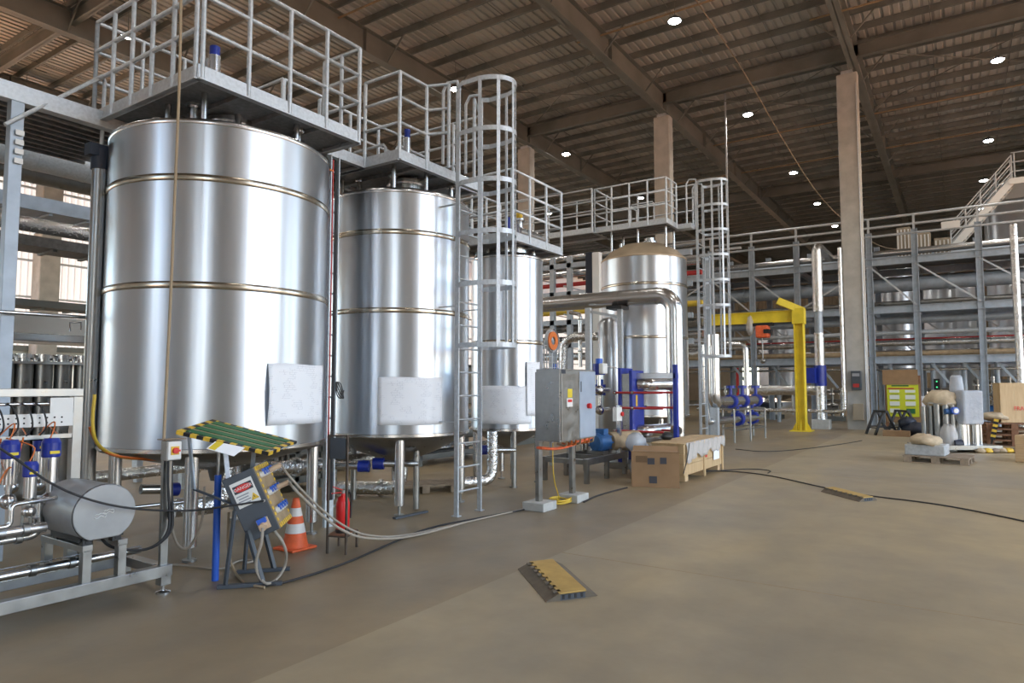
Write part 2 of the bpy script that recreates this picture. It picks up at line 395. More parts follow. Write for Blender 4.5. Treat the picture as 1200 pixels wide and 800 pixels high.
box((XB-.18, FD1-.1, 0), (XB+.14, FD1+.4, 4.7)).build('door_frame', 'red', wf)
wr = struct(box((XA, YA-.1, 11.8), (XB, YA+.1, ROOF)).build('wall_right', 'wall_white'))
for a, b in ((XA, 1), (15, 20), (32, XB)): box((a, YA-.1, 0), (b, YA+.1, 11.8)).build('bay_panel', 'wall_white', wr)
wb = struct(box((XA-.1, YA, 9.8), (XA+.1, YB, ROOF)).build('wall_back', 'wall_white'))
for a, b in ((YA, -10.5), (-5.5, 6.5), (10, YB)): box((XA-.1, a, 0), (XA+.1, b, 9.8)).build('bay_panel', 'wall_white', wb)
box((XA, YB-.05, 0), (-10, YB+.1, 8.9)).build('bay_panel', 'wall_white', wl_)

def column(x, y, lab, wx=.5, wy=.72):
    t = thing('concrete_column', lab, 'column', (x, y, 0), 'precast concrete columns of the hall')
    m = MB(); c = .04
    pts = [(x-wx/2+c, y-wy/2), (x+wx/2-c, y-wy/2), (x+wx/2, y-wy/2+c), (x+wx/2, y+wy/2-c), (x+wx/2-c, y+wy/2), (x-wx/2+c, y+wy/2), (x-wx/2, y+wy/2-c), (x-wx/2, y-wy/2+c)]
    m.prism([(a, b, 0) for a, b in pts], (0, 0, ROOF-1.3)); m.build('shaft', 'concrete', t)
    MB().box((x-.22, y-.2, ROOF-1.3), (x+.22, y+.2, ROOF-1.16)).build('bearing_plate', 'galv', t)
    return t
cA = column(27.95, 3.17, 'tall concrete column beside the yellow jib crane, with a grey socket box')
tube((27.66, 2.86, .2), (27.66, 2.86, 13), .02, 6).build('conduit', 'galv', cA)
bx = box((27.45, 3.0, 1.45), (27.69, 3.32, 2.15)).build('socket_box', 'dark_paint', cA, .01)
box((27.44, 3.04, 1.95), (27.455, 3.28, 2.06)).build('display', 'ink_grey', bx)
box((27.44, 3.06, 1.55), (27.455, 3.26, 1.68)).build('display', 'red_dull', bx)
box((27.5, 2.95, .35), (27.69, 3.3, .95)).build('junction_box', 'wall_beige', cA, .01)
column(27.95, 10.55, 'tall concrete column rising behind the tank platform with the curved dome top')
column(27.95, 17.75, 'concrete column behind the caged ladder of the tank row')
cq = gy(55, 300, 37.2); column(cq.x, 37.2, 'concrete column against the white clad wall behind the stacked cable trays', .9, .9)
for x in (-8, 10.2, 27.95, 45.5):
    column(x, -15.6, 'concrete column standing at the open side of the hall', .6, .7)

# high-bay lamps hung under the purlins
LZ = 13.6
def lamp(x, y, z=LZ):
    t = thing('high_bay_lamp', 'round high bay lamp hanging lit under the roof purlins', 'lamp', (x, y, z), 'lit high bay lamps under the roof')
    MB().lathe([(0, .16), (.08, .16), (.10, .10), (.22, .06), (.24, 0), (.20, 0)], (x, y, z), 20).build('housing', 'dark_paint', t)
    MB().lathe([(.20, .002), (.16, -.03), (0, -.045)], (x, y, z), 20).build('lens', 'lens', t)
    tube((x, y, z+.16), (x, y, ROOF+.02), .012, 6).build('hanger', 'roof_steel', t)
    box((x-.7, y-.02, ROOF-.03), (x+.7, y+.02, ROOF)).build('hanger_bar', 'roof_steel', t)
    d = bpy.data.lights.new('lamp_light', 'SPOT'); d.energy = 270; d.spot_size = R_(140); d.spot_blend = .6; d.shadow_soft_size = .2; d.color = (1, .95, .88)
    o = bpy.data.objects.new('lamp_light', d); COL.objects.link(o); o.parent = t; o.location = (0, 0, -.08)
for x in (2.2, 11.3, 20.8, 30.0, 39.8, 47.5, 55.0):
    for y in (-10.6, -1.6, 7.4, 16.6, 23.4, 31.5):
        if not (x > 45 and y > 10) and not (y > 30 and x > 35): lamp(x, y)

# ================================================================== TANKS
def tank(lab, cx, cy, R, z0, z1, bands, legR, lr, cone, dome, leg_angles=(45, 135, 225, 315), top_bits=True, legs=True, hero=True):
    t = thing('storage_tank', lab, 'tank', (cx, cy, 0), 'upright stainless steel tanks')
    c = (cx, cy, 0); n = 128 if hero else 64
    MB().slathe([(R, z0), (R, z0+.02), (R, z1-.02), (R, z1)], c, n).build('shell', 'tank_steel', t)
    MB().lathe([(R+.001, z0-.02), (R+.012, z0-.012), (R+.012, z0+.02), (R+.001, z0+.026)], c, n).build('bottom_rim', 'steel', t)
    MB().slathe([(R, z1-.03), (R+.008, z1-.015), (R+.006, z1+.01), (R-.02, z1+.03), (R*.8, z1+.03+dome*.45), (R*.5, z1+.03+dome*.85), (R*.2, z1+.03+dome), (.001, z1+.03+dome)], c, n).build('roof_dome', 'dusty_steel' if dome > .4 else 'steel', t)
    MB().slathe([(R-.005, z0), (R-.02, z0-.04), (R*.55, z0-cone*.6), (.09, z0-cone), (.06, z0-cone-.12)], c, 64).build('bottom_cone', 'steel_dull', t)
    for z in bands:
        MB().slathe([(R+.013*math.cos(R_(a_)), z+.034*math.sin(R_(a_))) for a_ in range(-90, 91, 15)], c, n).build('weld_band', 'band_steel', t)
    if legs:
        for a in leg_angles:
            x, y = cx+legR*math.cos(R_(a)), cy+legR*math.sin(R_(a))
            lg = tube((x, y, .13), (x, y, z0+.05), lr, 20).build('leg', 'steel', t)
            MB().tube((x, y, .02), (x, y, .135), .018, 10).tube((x, y, 0), (x, y, .022), .062, 18).build('foot', 'steel_dull', lg)
    if top_bits:
        zt = z1+.03+dome*.7
        mw = MB().lathe([(.24, zt-.1), (.24, zt+.13), (.27, zt+.13), (.27, zt+.18), (.1, zt+.22), (0, zt+.22)], (cx-.1, cy-.2, 0), 32).build('manway', 'steel', t)
        for a, rr, h in ((20, .62, .2), (75, .7, .16), (150, .6, .22), (215, .72, .14), (250, .45, .26), (300, .74, .18), (330, .5, .2)):
            x, y = cx+R*rr*math.cos(R_(a)), cy+R*rr*math.sin(R_(a))
            MB().tube((x, y, z1), (x, y, zt+h), .035, 12).tube((x, y, zt+h-.03), (x, y, zt+h), .06, 14).build('nozzle', 'steel', t)
    return t
T1 = tank('widest stainless steel tank with a green-striped canopy in front of it', 4.27, 6.62, 1.10, 1.0, 4.08, (2.53, 3.54), .985, .062, .28, .16)
T2 = tank('stainless steel tank between the widest tank and the caged ladder, drawing sheet taped on', 6.83, 6.42, .96, .98, 4.06, (2.54, 3.53), .86, .062, .42, .14)
T3 = tank('slim stainless steel tank behind the caged ladder, next to the control cabinet', 9.32, 6.3, .60, .90, 3.70, (2.3,), .52, .05, .3, .1)
T4 = tank('stainless steel tank with domed top behind the blue heat exchanger', 15.6, 6.45, 1.04, .9, 4.68, (2.74, 4.0), .92, .06, .4, .42, top_bits=False)
MB().tube((15.4, 6.2, 4.95), (15.4, 6.2, 5.2), .12, 16).tube((15.4, 6.2, 5.08), (15.4, 6.2, 5.12), .17, 16).build('nozzle', 'steel', T4)
for dx, dy in ((.5, -.4), (-.45, .4), (.1, .6)): MB().tube((15.6+dx, 6.45+dy, 4.8), (15.6+dx, 6.45+dy, 5.1), .04, 10).build('nozzle', 'steel', T4)
# slim buffer vessel beside the fourth tank
p = gx(716, 400, 14.2)
bv = thing('buffer_vessel', 'slim steel vessel half hidden left of the domed tank under the bent pipe', 'vessel', (14.2, p.y, 0))
MB().slathe([(.20, .55), (.30, .62), (.30, 3.05), (.2, 3.15), (.02, 3.2)], (14.2, p.y, 0), 40).build('shell', 'tank_steel', bv)
MB().slathe([(.3, 2.0), (.307, 2.02), (.3, 2.04)], (14.2, p.y, 0), 40).build('weld_band', 'steel', bv)
for a in (30, 150, 270): tube((14.2+.24*math.cos(R_(a)), p.y+.24*math.sin(R_(a)), 0), (14.2+.24*math.cos(R_(a)), p.y+.24*math.sin(R_(a)), .7), .03, 10).build('leg', 'steel', bv)
# oval inspection port and little fittings on the first tank's right side
a = R_(-18); px_, py_ = 4.27+1.1*math.cos(a), 6.62+1.1*math.sin(a)
MB().obox((px_, py_, 3.92), (.02*math.cos(a), .02*math.sin(a), 0), (-.05*math.sin(a), .05*math.cos(a), 0), (0, 0, .09)).build('inspection_port', 'steel', T1, .02)

# drawing sheets taped to the tanks
def paper(lab, T, cx, cy, R, xl, xr, yt, yb, curl=0):
    def ang(px, py):   # where the pixel's ray meets the shell
        d = ray(px, py); d2 = Vector((d.x, d.y)).normalized(); c = Vector((cx, cy)); b = d2.dot(c); q = b-math.sqrt(max(0, b*b-(c.length_squared-R*R))); h = d2*q
        s = q/Vector((d.x, d.y)).length
        return math.atan2(h.y-cy, h.x-cx), EYE+d.z*s
    a0, zt = ang(xl, yt); a1, zt2 = ang(xr, yt); a0 = a0-2*PI if a0 > a1+PI else a0; zb = ang((xl+xr)/2, yb)[1]; zt = (zt+zt2)/2
    n, k = 14, 8; vs = []; fs = []; uv = []
    m = MB()
    for j in range(k+1):
        for i in range(n+1):
            u, v = i/n, j/k; a = a0+(a1-a0)*u
            r = R+.006+.003*math.sin(u*9+v*4)+curl*max(0, .12-u)*math.sin(v*PI)*1.2
            vs.append((cx+r*math.cos(a), cy+r*math.sin(a), zb+(zt-zb)*v+.004*math.sin(u*7))); uv.append((u, v))
    for j in range(k):
        for i in range(n): fs.append((j*(n+1)+i, j*(n+1)+i+1, (j+1)*(n+1)+i+1, (j+1)*(n+1)+i))
    m.add(vs, fs, True); m.uv = uv
    o = m.build('drawing_sheet', 'paper', at=(cx+R*math.cos((a0+a1)/2), cy+R*math.sin((a0+a1)/2), zb)); tag(o, lab, 'paper')
    sm = o.modifiers.new('thickness', 'SOLIDIFY'); sm.thickness = .0012
    return o
paper('large drawing sheet with curling edge taped to the widest tank', T1, 4.27, 6.62, 1.11, 314, 378, 427, 497, .25)
paper('wide drawing sheet taped to the tank left of the caged ladder', T2, 6.83, 6.42, .97, 443, 518, 442, 498)
paper('drawing sheet taped low on the slim tank beside the cabinet', T3, 9.32, 6.3, .61, 565, 622, 452, 497)
paper('tall narrow sheet hanging on the slim tank right beside the cabinet', T3, 9.32, 6.3, .625, 617, 632, 424, 487)

# ================================================================== PLATFORMS
PR = .021
HTS = (.46, .78, 1.10)
def platform(lab, x0, x1, y0, y1, z, rails, frame_h=.075, posts_down=(), joists=3, grp='tank-top service platforms'):
    t = thing('service_platform', lab, 'platform', ((x0+x1)/2, (y0+y1)/2, z), grp)
    box((x0+.01, y0+.01, z+frame_h-.02), (x1-.01, y1-.01, z+frame_h)).build('deck', 'grating', t)
    for a, b in (((x0, y0), (x1, y0)), ((x0, y1), (x1, y1)), ((x0, y0), (x0, y1)), ((x1, y0), (x1, y1))):
        A, B = Vector((*a, z)), Vector((*b, z))
        MB().bar(A+Vector((0, 0, frame_h/2)), B+Vector((0, 0, frame_h/2)), .012, frame_h, (0, 0, 1)).bar(A+Vector((0, 0, .006)), B+Vector((0, 0, .006)), .07, .012, (0, 0, 1)).build('edge_beam', 'galv', t)
        MB().bar(A+Vector((0, 0, frame_h+.035)), B+Vector((0, 0, frame_h+.035)), .006, .07, (0, 0, 1)).build('toe_plate', 'galv', t)
    for k in range(1, joists+1):
        xx = x0+(x1-x0)*k/(joists+1); box((xx-.03, y0, z+.01), (xx+.03, y1, z+frame_h-.02)).build('joist', 'grating', t)
    for x, y, zl in posts_down: 
        MB().tube((x, y, zl), (x, y, z+.05), .03, 10).build('support_post', 'steel', t)
    for rl in rails: railing(t, rl[0], z+.02, rl[1], *rl[2:])
    return t
def railing(t, pts, z, nseg, start=True, end=True, hts=HTS, r=PR):
    P = [Vector((x, y, z)) for x, y in pts]
    for i in range(len(P)-1):
        a, b = P[i], P[i+1]; n = nseg[i]
        for k in range(n+1):
            if k == 0 and i > 0: continue
            q = a.lerp(b, k/n)
            if (k == 0 and i == 0 and not start) or (k == n and i == len(P)-2 and not end): continue
            tube(q, q+Vector((0, 0, hts[-1])), r*1.1, 8).build('post', 'galv', t)
    for h in hts:
        MB().path([p+Vector((0, 0, h)) for p in P], r, 8).build('handrail' if h == hts[-1] else 'mid_rail', 'galv', t)
def loop_rail(t, a, b, z, h, r=.018):
    a, b = Vector((*a, z)), Vector((*b, z)); u = Vector((0, 0, h))
    MB().path([a, a+u*.85, a+u+(b-a)*.06, b+u-(b-a)*.06, b+u*.85, b], r, 8).build('hatch_guard', 'galv', t)
PZ = 4.36
pl1 = platform('service platform on top of the widest tank, with tall guard rails', 3.33, 5.28, 5.62, 7.55, PZ,
    [([(3.33, 7.55), (3.33, 5.66)], (5,)), ([(3.37, 5.62), (5.28, 5.62), (5.28, 6.22)], (4, 2)), ([(3.33, 7.55), (5.28, 7.55), (5.28, 7.0)], (4, 1))],
    posts_down=((3.6, 5.95, 4.05), (4.6, 5.85, 4.05), (4.95, 6.2, 4.05), (4.95, 7.1, 4.05), (3.6, 7.2, 4.05), (3.55, 6.5, 4.05)))
loop_rail(pl1, (4.05, 6.25), (4.05, 6.95), PZ+.075, .32); loop_rail(pl1, (4.15, 6.95), (4.85, 6.95), PZ+.075, .32); loop_rail(pl1, (4.9, 6.25), (4.9, 6.95), PZ+.075, .32); loop_rail(pl1, (4.1, 6.2), (4.85, 6.2), PZ+.075, .32)
pl1b = platform('short bridge deck joining the platforms of the widest tank and its neighbour', 5.30, 5.93, 6.22, 7.0, PZ, [([(5.30, 7.0), (5.93, 7.0)], (1,))], joists=1)
pl2 = platform('service platform on the tank left of the caged ladder', 5.95, 7.62, 5.62, 7.1, PZ,
    [([(5.95, 6.22), (5.95, 5.62), (6.45, 5.62), (6.56, 5.34)], (1, 1, 1)), ([(7.10, 5.34), (7.62, 5.62), (7.62, 7.1), (5.95, 7.1)], (1, 3, 3))],
    posts_down=((6.15, 5.9, 4.0), (6.6, 5.75, 4.0), (7.3, 5.9, 4.0), (7.3, 6.9, 4.0), (6.2, 6.9, 4.0)))
loop_rail(pl2, (6.3, 6.0), (6.9, 6.0), PZ+.075, .30); loop_rail(pl2, (7.0, 6.1), (7.0, 6.7), PZ+.075, .30); loop_rail(pl2, (6.2, 6.1), (6.2, 6.7), PZ+.075, .30)
pl3 = platform('service platform on the slim tank beyond the caged ladder', 8.56, 10.12, 5.7, 7.0, 3.86,
    [([(8.62, 6.9), (8.56, 5.7), (10.12, 5.7), (10.12, 7.0), (8.8, 7.0)], (2, 3, 2, 3))], posts_down=((9.0, 6.0, 3.6), (9.7, 6.0, 3.6), (9.0, 6.7, 3.6), (9.7, 6.7, 3.6)))
pl4 = platform('service platform above the domed tank, beside the second caged ladder', 15.02, 15.95, 5.62, 7.5, 5.42,
    [([(15.02, 7.5), (15.02, 5.62), (15.7, 5.62)], (4, 2)), ([(16.0, 5.25), (16.0, 7.5), (15.02, 7.5)], (3, 1))],
    posts_down=((15.15, 7.1, 4.7), (15.15, 6.4, 4.8), (15.3, 5.75, 4.7), (15.85, 5.75, 4.7), (15.85, 7.1, 4.7)))
box((15.72, 5.27, 5.42), (16.0, 5.62, 5.54)).build('landing', 'galv', pl4)
pl5 = platform('long walkway leading away to the left from the domed tank platform', 14.92, 15.75, 7.52, 14.5, 5.42,
    [([(14.92, 7.52), (14.92, 14.5)], (8,)), ([(15.75, 7.52), (15.75, 14.5)], (8,))], joists=1)
for y in (10.5, 14.0):
    for x in (15.0, 15.68): box((x-.06, y-.06, 0), (x+.06, y+.06, 5.43)).build('support_post', 'galv', pl5)
loop_rail(pl4, (15.2, 6.0), (15.2, 6.6), 5.55, .5); loop_rail(pl4, (15.3, 6.7), (15.8, 6.7), 5.55, .5)

# agitator motors and small equipment standing on the platforms
def head(lab, x, y, z, r=.05, h=.3, cap='blue'):
    t = thing('sanitary_valve', lab, 'valve', (x, y, z), 'steel valve heads with blue caps on the platforms')
    MB().tube((x, y, z), (x, y, z+h*.75), r, 16).build('body', 'steel', t)
    MB().tube((x, y, z+h*.75), (x, y, z+h), r*.85, 16).build('cap', cap, t)
    MB().tube((x, y, z), (x, y, z+.04), r*1.7, 16).build('flange', 'steel', t)
    tube((x-r*1.4, y, z), (x-r*1.4, y, z+h*.6), .008, 6).build('air_line', 'steel_dull', t)
p = gy(251, 88, 5.75); head('steel valve head with blue cap on the widest tank platform corner', p.x, 5.75, 4.435, .055, .36)
p = gy(477, 182, 5.78); head('steel valve head with blue cap on the platform left of the ladder cage', p.x, 5.78, 4.435, .045, .44)
t = thing('valve_actuator', 'steel horizontal actuator with yellow knob on the slim tank platform', 'valve', (9.35, 5.95, 3.99))
MB().tube((9.1, 5.95, 4.13), (9.95, 5.95, 4.13), .085, 18).tube((9.93, 5.95, 4.13), (9.98, 5.95, 4.13), .095, 18).build('body', 'steel', t)
MB().tube((9.15, 5.95, 3.98), (9.15, 5.95, 4.3), .06, 14).tube((9.15, 5.95, 4.3), (9.15, 5.95, 4.34), .09, 14).build('neck', 'steel', t)
MB().ball((9.15, 5.95, 4.40), .06).build('knob', 'hazard_yellow', t)
box((9.35, 5.8, 3.98), (9.9, 6.1, 4.04)).build('base_plate', 'galv', t)
MB().tube((8.85, 5.95, 4.0), (8.85, 5.95, 4.3), .06, 14).build('actuator_head', 'blue', t)

# ================================================================== CAGED LADDERS
def caged_ladder(lab, x0, x1, y, ztop, hoops, platz, zlow=0.0):
    t = thing('caged_ladder', lab, 'ladder', ((x0+x1)/2, y, zlow), 'galvanised caged ladders')
    for x in (x0, x1):
        MB().box((x-.012, y-.03, zlow), (x+.012, y+.03, ztop)).build('stringer', 'galv', t)
        MB().path([(x, y, ztop-.02), (x, y+.02, ztop+.08), (x, y+.18, ztop+.1), (x, y+.25, ztop), (x, y+.25, platz+.1)], .02, 8).build('grab_rail', 'galv', t)
        box((x-.04, y-.05, zlow), (x+.04, y+.05, zlow+.012)).build('base_plate', 'galv', t)
    n = int((platz-zlow)/.295)
    for k in range(1, n+1): tube((x0, y, zlow+k*.295), (x1, y, zlow+k*.295), .011, 8).build('rung', 'galv', t)
    xc = (x0+x1)/2; w = (x1-x0)/2+.06; d = .68
    def hoop_pts(s=1.0):
        pts = []
        for k in range(25):
            a = PI*(k/24.0); pts.append((xc-w*s*math.cos(a)*1.0, y-.30*s-(.38*s)*math.sin(a)))
        return [(x0, y)]+[(pts[0][0], y-.1)]+pts+[(pts[-1][0], y-.1)]+[(x1, y)]
    for i, z in enumerate(hoops):
        s = 1.0
        m = MB(); P = hoop_pts(s); vs = []; c2 = []
        N = len(P)
        for k in range(N):
            a = Vector(P[max(0, k-1)]); b = Vector(P[min(N-1, k+1)]); tn = (b-a).normalized(); nn = Vector((tn.y, -tn.x))*.004
            q = Vector(P[k])
            for sg, zz in ((1, -.03), (1, .03), (-1, .03), (-1, -.03)): vs.append((q.x+nn.x*sg, q.y+nn.y*sg, z+zz))
        fs = [(4*k+j, 4*k+(j+1) % 4, 4*k+4+(j+1) % 4, 4*k+4+j) for k in range(N-1) for j in range(4)]
        m.add(vs, fs); m.build('hoop', 'galv', t)
    for a in (12, 50, 90, 130, 168):
        q = Vector((xc-w*math.cos(R_(a)), y-.30-.38*math.sin(R_(a)))); tn = Vector((math.sin(R_(a)), -math.cos(R_(a))*.9)).normalized()
        lo = hoops[-1]
        m = MB(); hv = Vector((tn.x, tn.y, 0))*.022; nv = Vector((-tn.y, tn.x, 0))*.004
        m.obox((q.x, q.y, (hoops[0]+lo)/2), hv, nv, (0, 0, (hoops[0]-lo)/2+.02))
        m.build('cage_strap', 'galv', t)
    for z in (1.15, 2.6, 3.9):
        for x in (x0, x1): MB().bar((x, y, z), (x, y+.285, z), .04, .01).build('wall_bracket', 'galv', t)
    return t
caged_ladder('caged ladder standing in front of the tanks, its foot on the bare floor', 6.59, 7.07, 5.21, 5.42, [5.42, 4.78, 4.14, 3.5, 2.86, 2.1], PZ)
caged_ladder('caged ladder beside the domed tank behind the wooden crate', 15.72, 16.18, 5.12, 6.5, [6.5, 5.9, 5.3, 4.7, 4.1, 3.5, 2.3], 5.42)

# ================================================================== FOREGROUND LEFT: process skid
SKY0, SKY1 = 5.20, 5.80     # front and rear beam lines of the skid
sk = thing('process_skid', 'stainless steel skid frame on levelling feet carrying the round grey pump cover', 'skid', (2.0, 5.4, 0))
for y in (SKY0, SKY1):
    MB().box((.2, y-.04, .13), (2.98, y+.04, .215)).build('base_beam', 'steel_dull', sk, .004)
for x in (.3, 1.5, 2.94): MB().box((x-.04, SKY0+.04, .135), (x+.04, SKY1-.04, .21)).build('cross_beam', 'steel_dull', sk, .004)
for x, y in ((2.93, SKY0), (2.93, SKY1), (.5, SKY0), (.5, SKY1)):
    lg = MB().box((x-.04, y-.04, .065), (x+.04, y+.04, .14)).build('leg', 'steel_dull', sk, .003)
    MB().tube((x, y, .01), (x, y, .07), .012, 10).lathe([(0, .022), (.02, .022), (.055, .01), (.055, 0), (0, 0)], (x, y, 0), 20).build('levelling_foot', 'steel', lg)
# pump pedestal
for x in (2.36, 2.60):
    for y in (SKY0, SKY1): MB().box((x-.03, y-.03, .21), (x+.03, y+.03, .44)).build('pedestal_leg', 'steel_dull', sk, .003)
    MB().box((x-.035, SKY0-.03, .43), (x+.035, SKY1+.03, .475)).build('pedestal_rail', 'steel_dull', sk, .003)
# upright frame
fx = 2.52
fz = gy(98, 455, SKY1).z
MB().box((fx-.035, SKY1-.035, .2), (fx+.035, SKY1+.035, fz-.062)).build('upright', 'steel_dull', sk, .003)
MB().box((.2, SKY1-.035, fz-.06), (fx+.035, SKY1+.035, fz)).build('top_rail', 'steel_dull', sk, .003)
MB().box((.2, SKY1-.035, .2), (.27, SKY1+.035, fz-.062)).build('upright', 'steel_dull', sk, .003)
pz1, pz0 = gy(60, 484, SKY1).z, gy(60, 499, SKY1).z
pp = MB().box((.2, SKY1-.05, pz0), (fx-.04, SKY1-.042, pz1)).build('perforated_panel', 'white_paint', sk)
for k in range(22):
    xx = 1.35+k*.05
    for zz in (pz0+.03, pz1-.03): tube((xx, SKY1-.052, zz), (xx, SKY1-.049, zz), .007, 8).build('hole', 'black', pp)
MB().box((fx-.2, SKY1-.045, pz1), (fx-.04, SKY1-.04, fz-.07)).build('gusset_plate', 'white_paint', sk)
tube((.2, SKY1-.02, (pz1+fz)/2-.02), (fx-.05, SKY1-.02, (pz1+fz)/2-.02), .012, 8).build('air_pipe', 'steel', sk)
tz = gy(60, 510, SKY1).z
MB().box((.2, SKY1-.03, tz-.03), (fx, SKY1+.05, tz-.022)).box((.2, SKY1-.03, tz-.03), (fx, SKY1-.025, tz+.01)).build('cable_tray', 'steel_dull', sk)
for k, c in enumerate(('orange_cable', 'yellow_cable', 'orange_cable')):
    MB().path([(.2, SKY1-.02+k*.022, tz-.01), (1.2, SKY1-.01+k*.022, tz+.005), (fx-.02, SKY1-.02+k*.022, tz-.012)], .009, 6, sub=2).build('tray_cable', c, sk)
# pump cover: drum with a flat bottom, round face to the front
cx, cz, r = 2.455, .69, .205
pc = thing('pump_cover', 'round grey metal pump cover with a worn wave logo on its face', 'pump', (cx, 5.2, .475))
prof = [(cx+r*math.cos(R_(a))*1.06, cz+r*math.sin(R_(a))) for a in [-62+i*(304/36.0) for i in range(37)]]
m = MB(); n = len(prof)
y0, y1 = 5.14, 5.68
A = [(x, y0+.012, z) for x, z in prof]; B = [(x, y1, z) for x, z in prof]
m.add(A+B, [(i, i+1, n+i+1, n+i) for i in range(n-1)], True); m.add([A[0], A[-1], B[-1], B[0]], [(0, 1, 2, 3)]); m.add(B, [tuple(range(n))])
m.build('body', 'cover_grey', pc)
MB().prism([(cx+(x-cx)*.985, y0, cz+(z-cz)*.985) for x, z in prof], (0, .014, 0)).build('front_plate', 'cover_grey', pc, .006)
def squiggle(dx, dz, s):
    P = [(-1, -.2), (-.8, -.55), (-.45, -.35), (-.2, -.05), (.1, -.3), (.3, -.5), (.5, -.1), (.35, .25), (.05, .2), (-.2, .35), (-.5, .1), (-.75, .2), (-.9, .0)]
    return [(cx+dx+x*s, y0-.001, cz+dz+z*s*.8) for x, z in P]
for dx, dz, s in ((-.02, -.01, .055), (.035, .012, .05)):
    MB().path(squiggle(dx, dz, s), .004, 6, sub=2, flat=(.0045, .0015)).build('wave_logo', 'logo', pc)
for dx in (-.10, .10):
    for y in (5.2, 5.6): MB().box((cx+dx-.03, y-.03, .475), (cx+dx+.03, y+.03, .53)).tube((cx+dx, y-.035, .5), (cx+dx, y-.03, .5), .014, 8).build('mount_foot', 'black', pc)
MB().box((cx-.15, 5.2, .50), (cx+.16, 5.62, .54)).build('motor_base', 'black', pc)
# isolator switch on its post
ix = 2.93
isw = thing('isolator_switch', 'grey switch box with red and yellow rotary handle on a slim steel post', 'switch', (ix, SKY0, .215))
MB().box((ix-.028, SKY0+.0, .215), (ix+.028, SKY0+.035, 1.06)).build('post', 'steel_dull', isw)
b = MB().box((ix-.055, SKY0-.085, 1.02), (ix+.065, SKY0, 1.175)).build('box', 'steel_dull', isw, .006)
MB().box((ix-.045, SKY0-.091, 1.03), (ix+.06, SKY0-.084, 1.165)).build('face_plate', 'white_plastic', isw, .003)
sq = MB().box((ix-.025, SKY0-.096, 1.065), (ix+.04, SKY0-.09, 1.13)).build('escutcheon', 'hazard_yellow', isw)
MB().tube((ix+.0075, SKY0-.096, 1.0975), (ix+.0075, SKY0-.112, 1.0975), .024, 16).box((ix-.02, SKY0-.124, 1.09), (ix+.035, SKY0-.108, 1.105)).build('rotary_handle', 'red', isw)
MB().box((ix-.07, SKY0-.09, 1.18), (ix+.10, SKY0+.03, 1.186)).build('hood', 'wood_grey', isw)
for k, (dx, r) in enumerate(((-.012, .011), (.012, .011))):
    MB().path([(ix+dx, SKY0-.04, 1.02), (ix+dx, SKY0-.045, .85), (ix+dx+.015, SKY0-.055, .6), (ix+dx+.01, SKY0-.06, .46), (ix-.1, SKY0-.02, .36), (2.72, SKY0+.08, .35), (2.56, SKY0+.1, .41), (2.50, SKY0+.1, .50)], r, 8, sub=3).build('power_cable', 'rubber', isw)
# hygienic valves with blue heads
def blue_valve(x, y, z, s, lab):
    t = thing('blue_headed_valve', lab, 'valve', (x, y, z), 'hygienic valves with blue control heads on the skid')
    MB().tube((x, y, z+.06*s), (x, y, z+.24*s), .052*s, 20).build('cylinder', 'steel', t)
    MB().lathe([(.056*s, z+.24*s), (.06*s, z+.25*s), (.06*s, z+.34*s), (.045*s, z+.37*s), (0, z+.372*s)], (x, y, 0), 20).build('control_head', 'blue', t)
    MB().box((x-.03*s, y-.064*s, z+.265*s), (x+.03*s, y-.056*s, z+.285*s)).build('status_light', 'yellow', t)
    MB().tube((x, y, z-.03*s), (x, y, z+.07*s), .02*s, 12).ball((x, y, z-.06*s), .055*s, n=14).build('valve_body', 'steel', t)
    MB().path([(x, y+.03, z+.36*s), (x+.03, y+.03, z+.44*s), (x+.05, y+.08, z+.5*s), (x-.03, SKY1-.02, tz)], .005, 6, sub=2).build('air_hose', 'orange_cable', t)
    return t
for px, py, yy, s, lab in ((12, 527, 5.62, 1.0, 'blue-headed valve on the skid farthest from the upright post'), (60, 525, 5.62, 1.05, 'larger blue-headed valve next to the skid upright post'), (36, 550, 5.42, .8, 'small low blue-headed valve in front of the two taller ones'), (16, 521, 6.1, .9, 'blue-headed valve standing behind the skid frame'), (48, 520, 6.15, .9, 'blue-headed valve behind the frame near the orange hoses')):
    p = gy(px, py, yy); blue_valve(p.x, yy, p.z-.30*s, s, lab)
# skid pipework
def pipe(lab, pts, r, material='steel', name='steel_pipe', cat='pipe', group=None, n=14, sub=2, clamps=()):
    P = [Vector(p) for p in pts]; base = P[0].copy(); base.z = min(p.z for p in P)-r
    t = thing(name, lab, cat, base, group)
    # rounded corners
    Q = [P[0]]
    for i in range(1, len(P)-1):
        a, b, c = P[i-1], P[i], P[i+1]; d = min(r*2.2, (b-a).length*.45, (c-b).length*.45)
        s, e = b+(a-b).normalized()*d, b+(c-b).normalized()*d
        for k in range(6):
            u = k/5; Q.append(s*(1-u)**2+b*2*u*(1-u)+e*u*u)
    Q.append(P[-1]); MB().path(Q, r, n).build('run', material, t)
    for f, i in clamps:
        q = P[i].lerp(P[i+1], f); d = (P[i+1]-P[i]).normalized()*.02
        tube(q-d, q+d, r*1.35, n).build('clamp', 'steel_dull' if material != 'foil' else 'foil', t)
    return t
g = 'stainless pipe runs on the process skid'
p = gy(0, 625, 5.45); pipe('stainless pipe with clamps running into the pump cover', [(.4, 5.45, p.z), (2.2, 5.45, p.z)], .036, group=g, clamps=((.78, 0), (.85, 0), (.93, 0)))
pipe('stainless pipe rising to the taller valve beside the pump cover', [(1.0, 5.62, .52), (2.22, 5.62, .52), (2.22, 5.62, .8)], .03, group=g, clamps=((.9, 0), (.4, 1)))
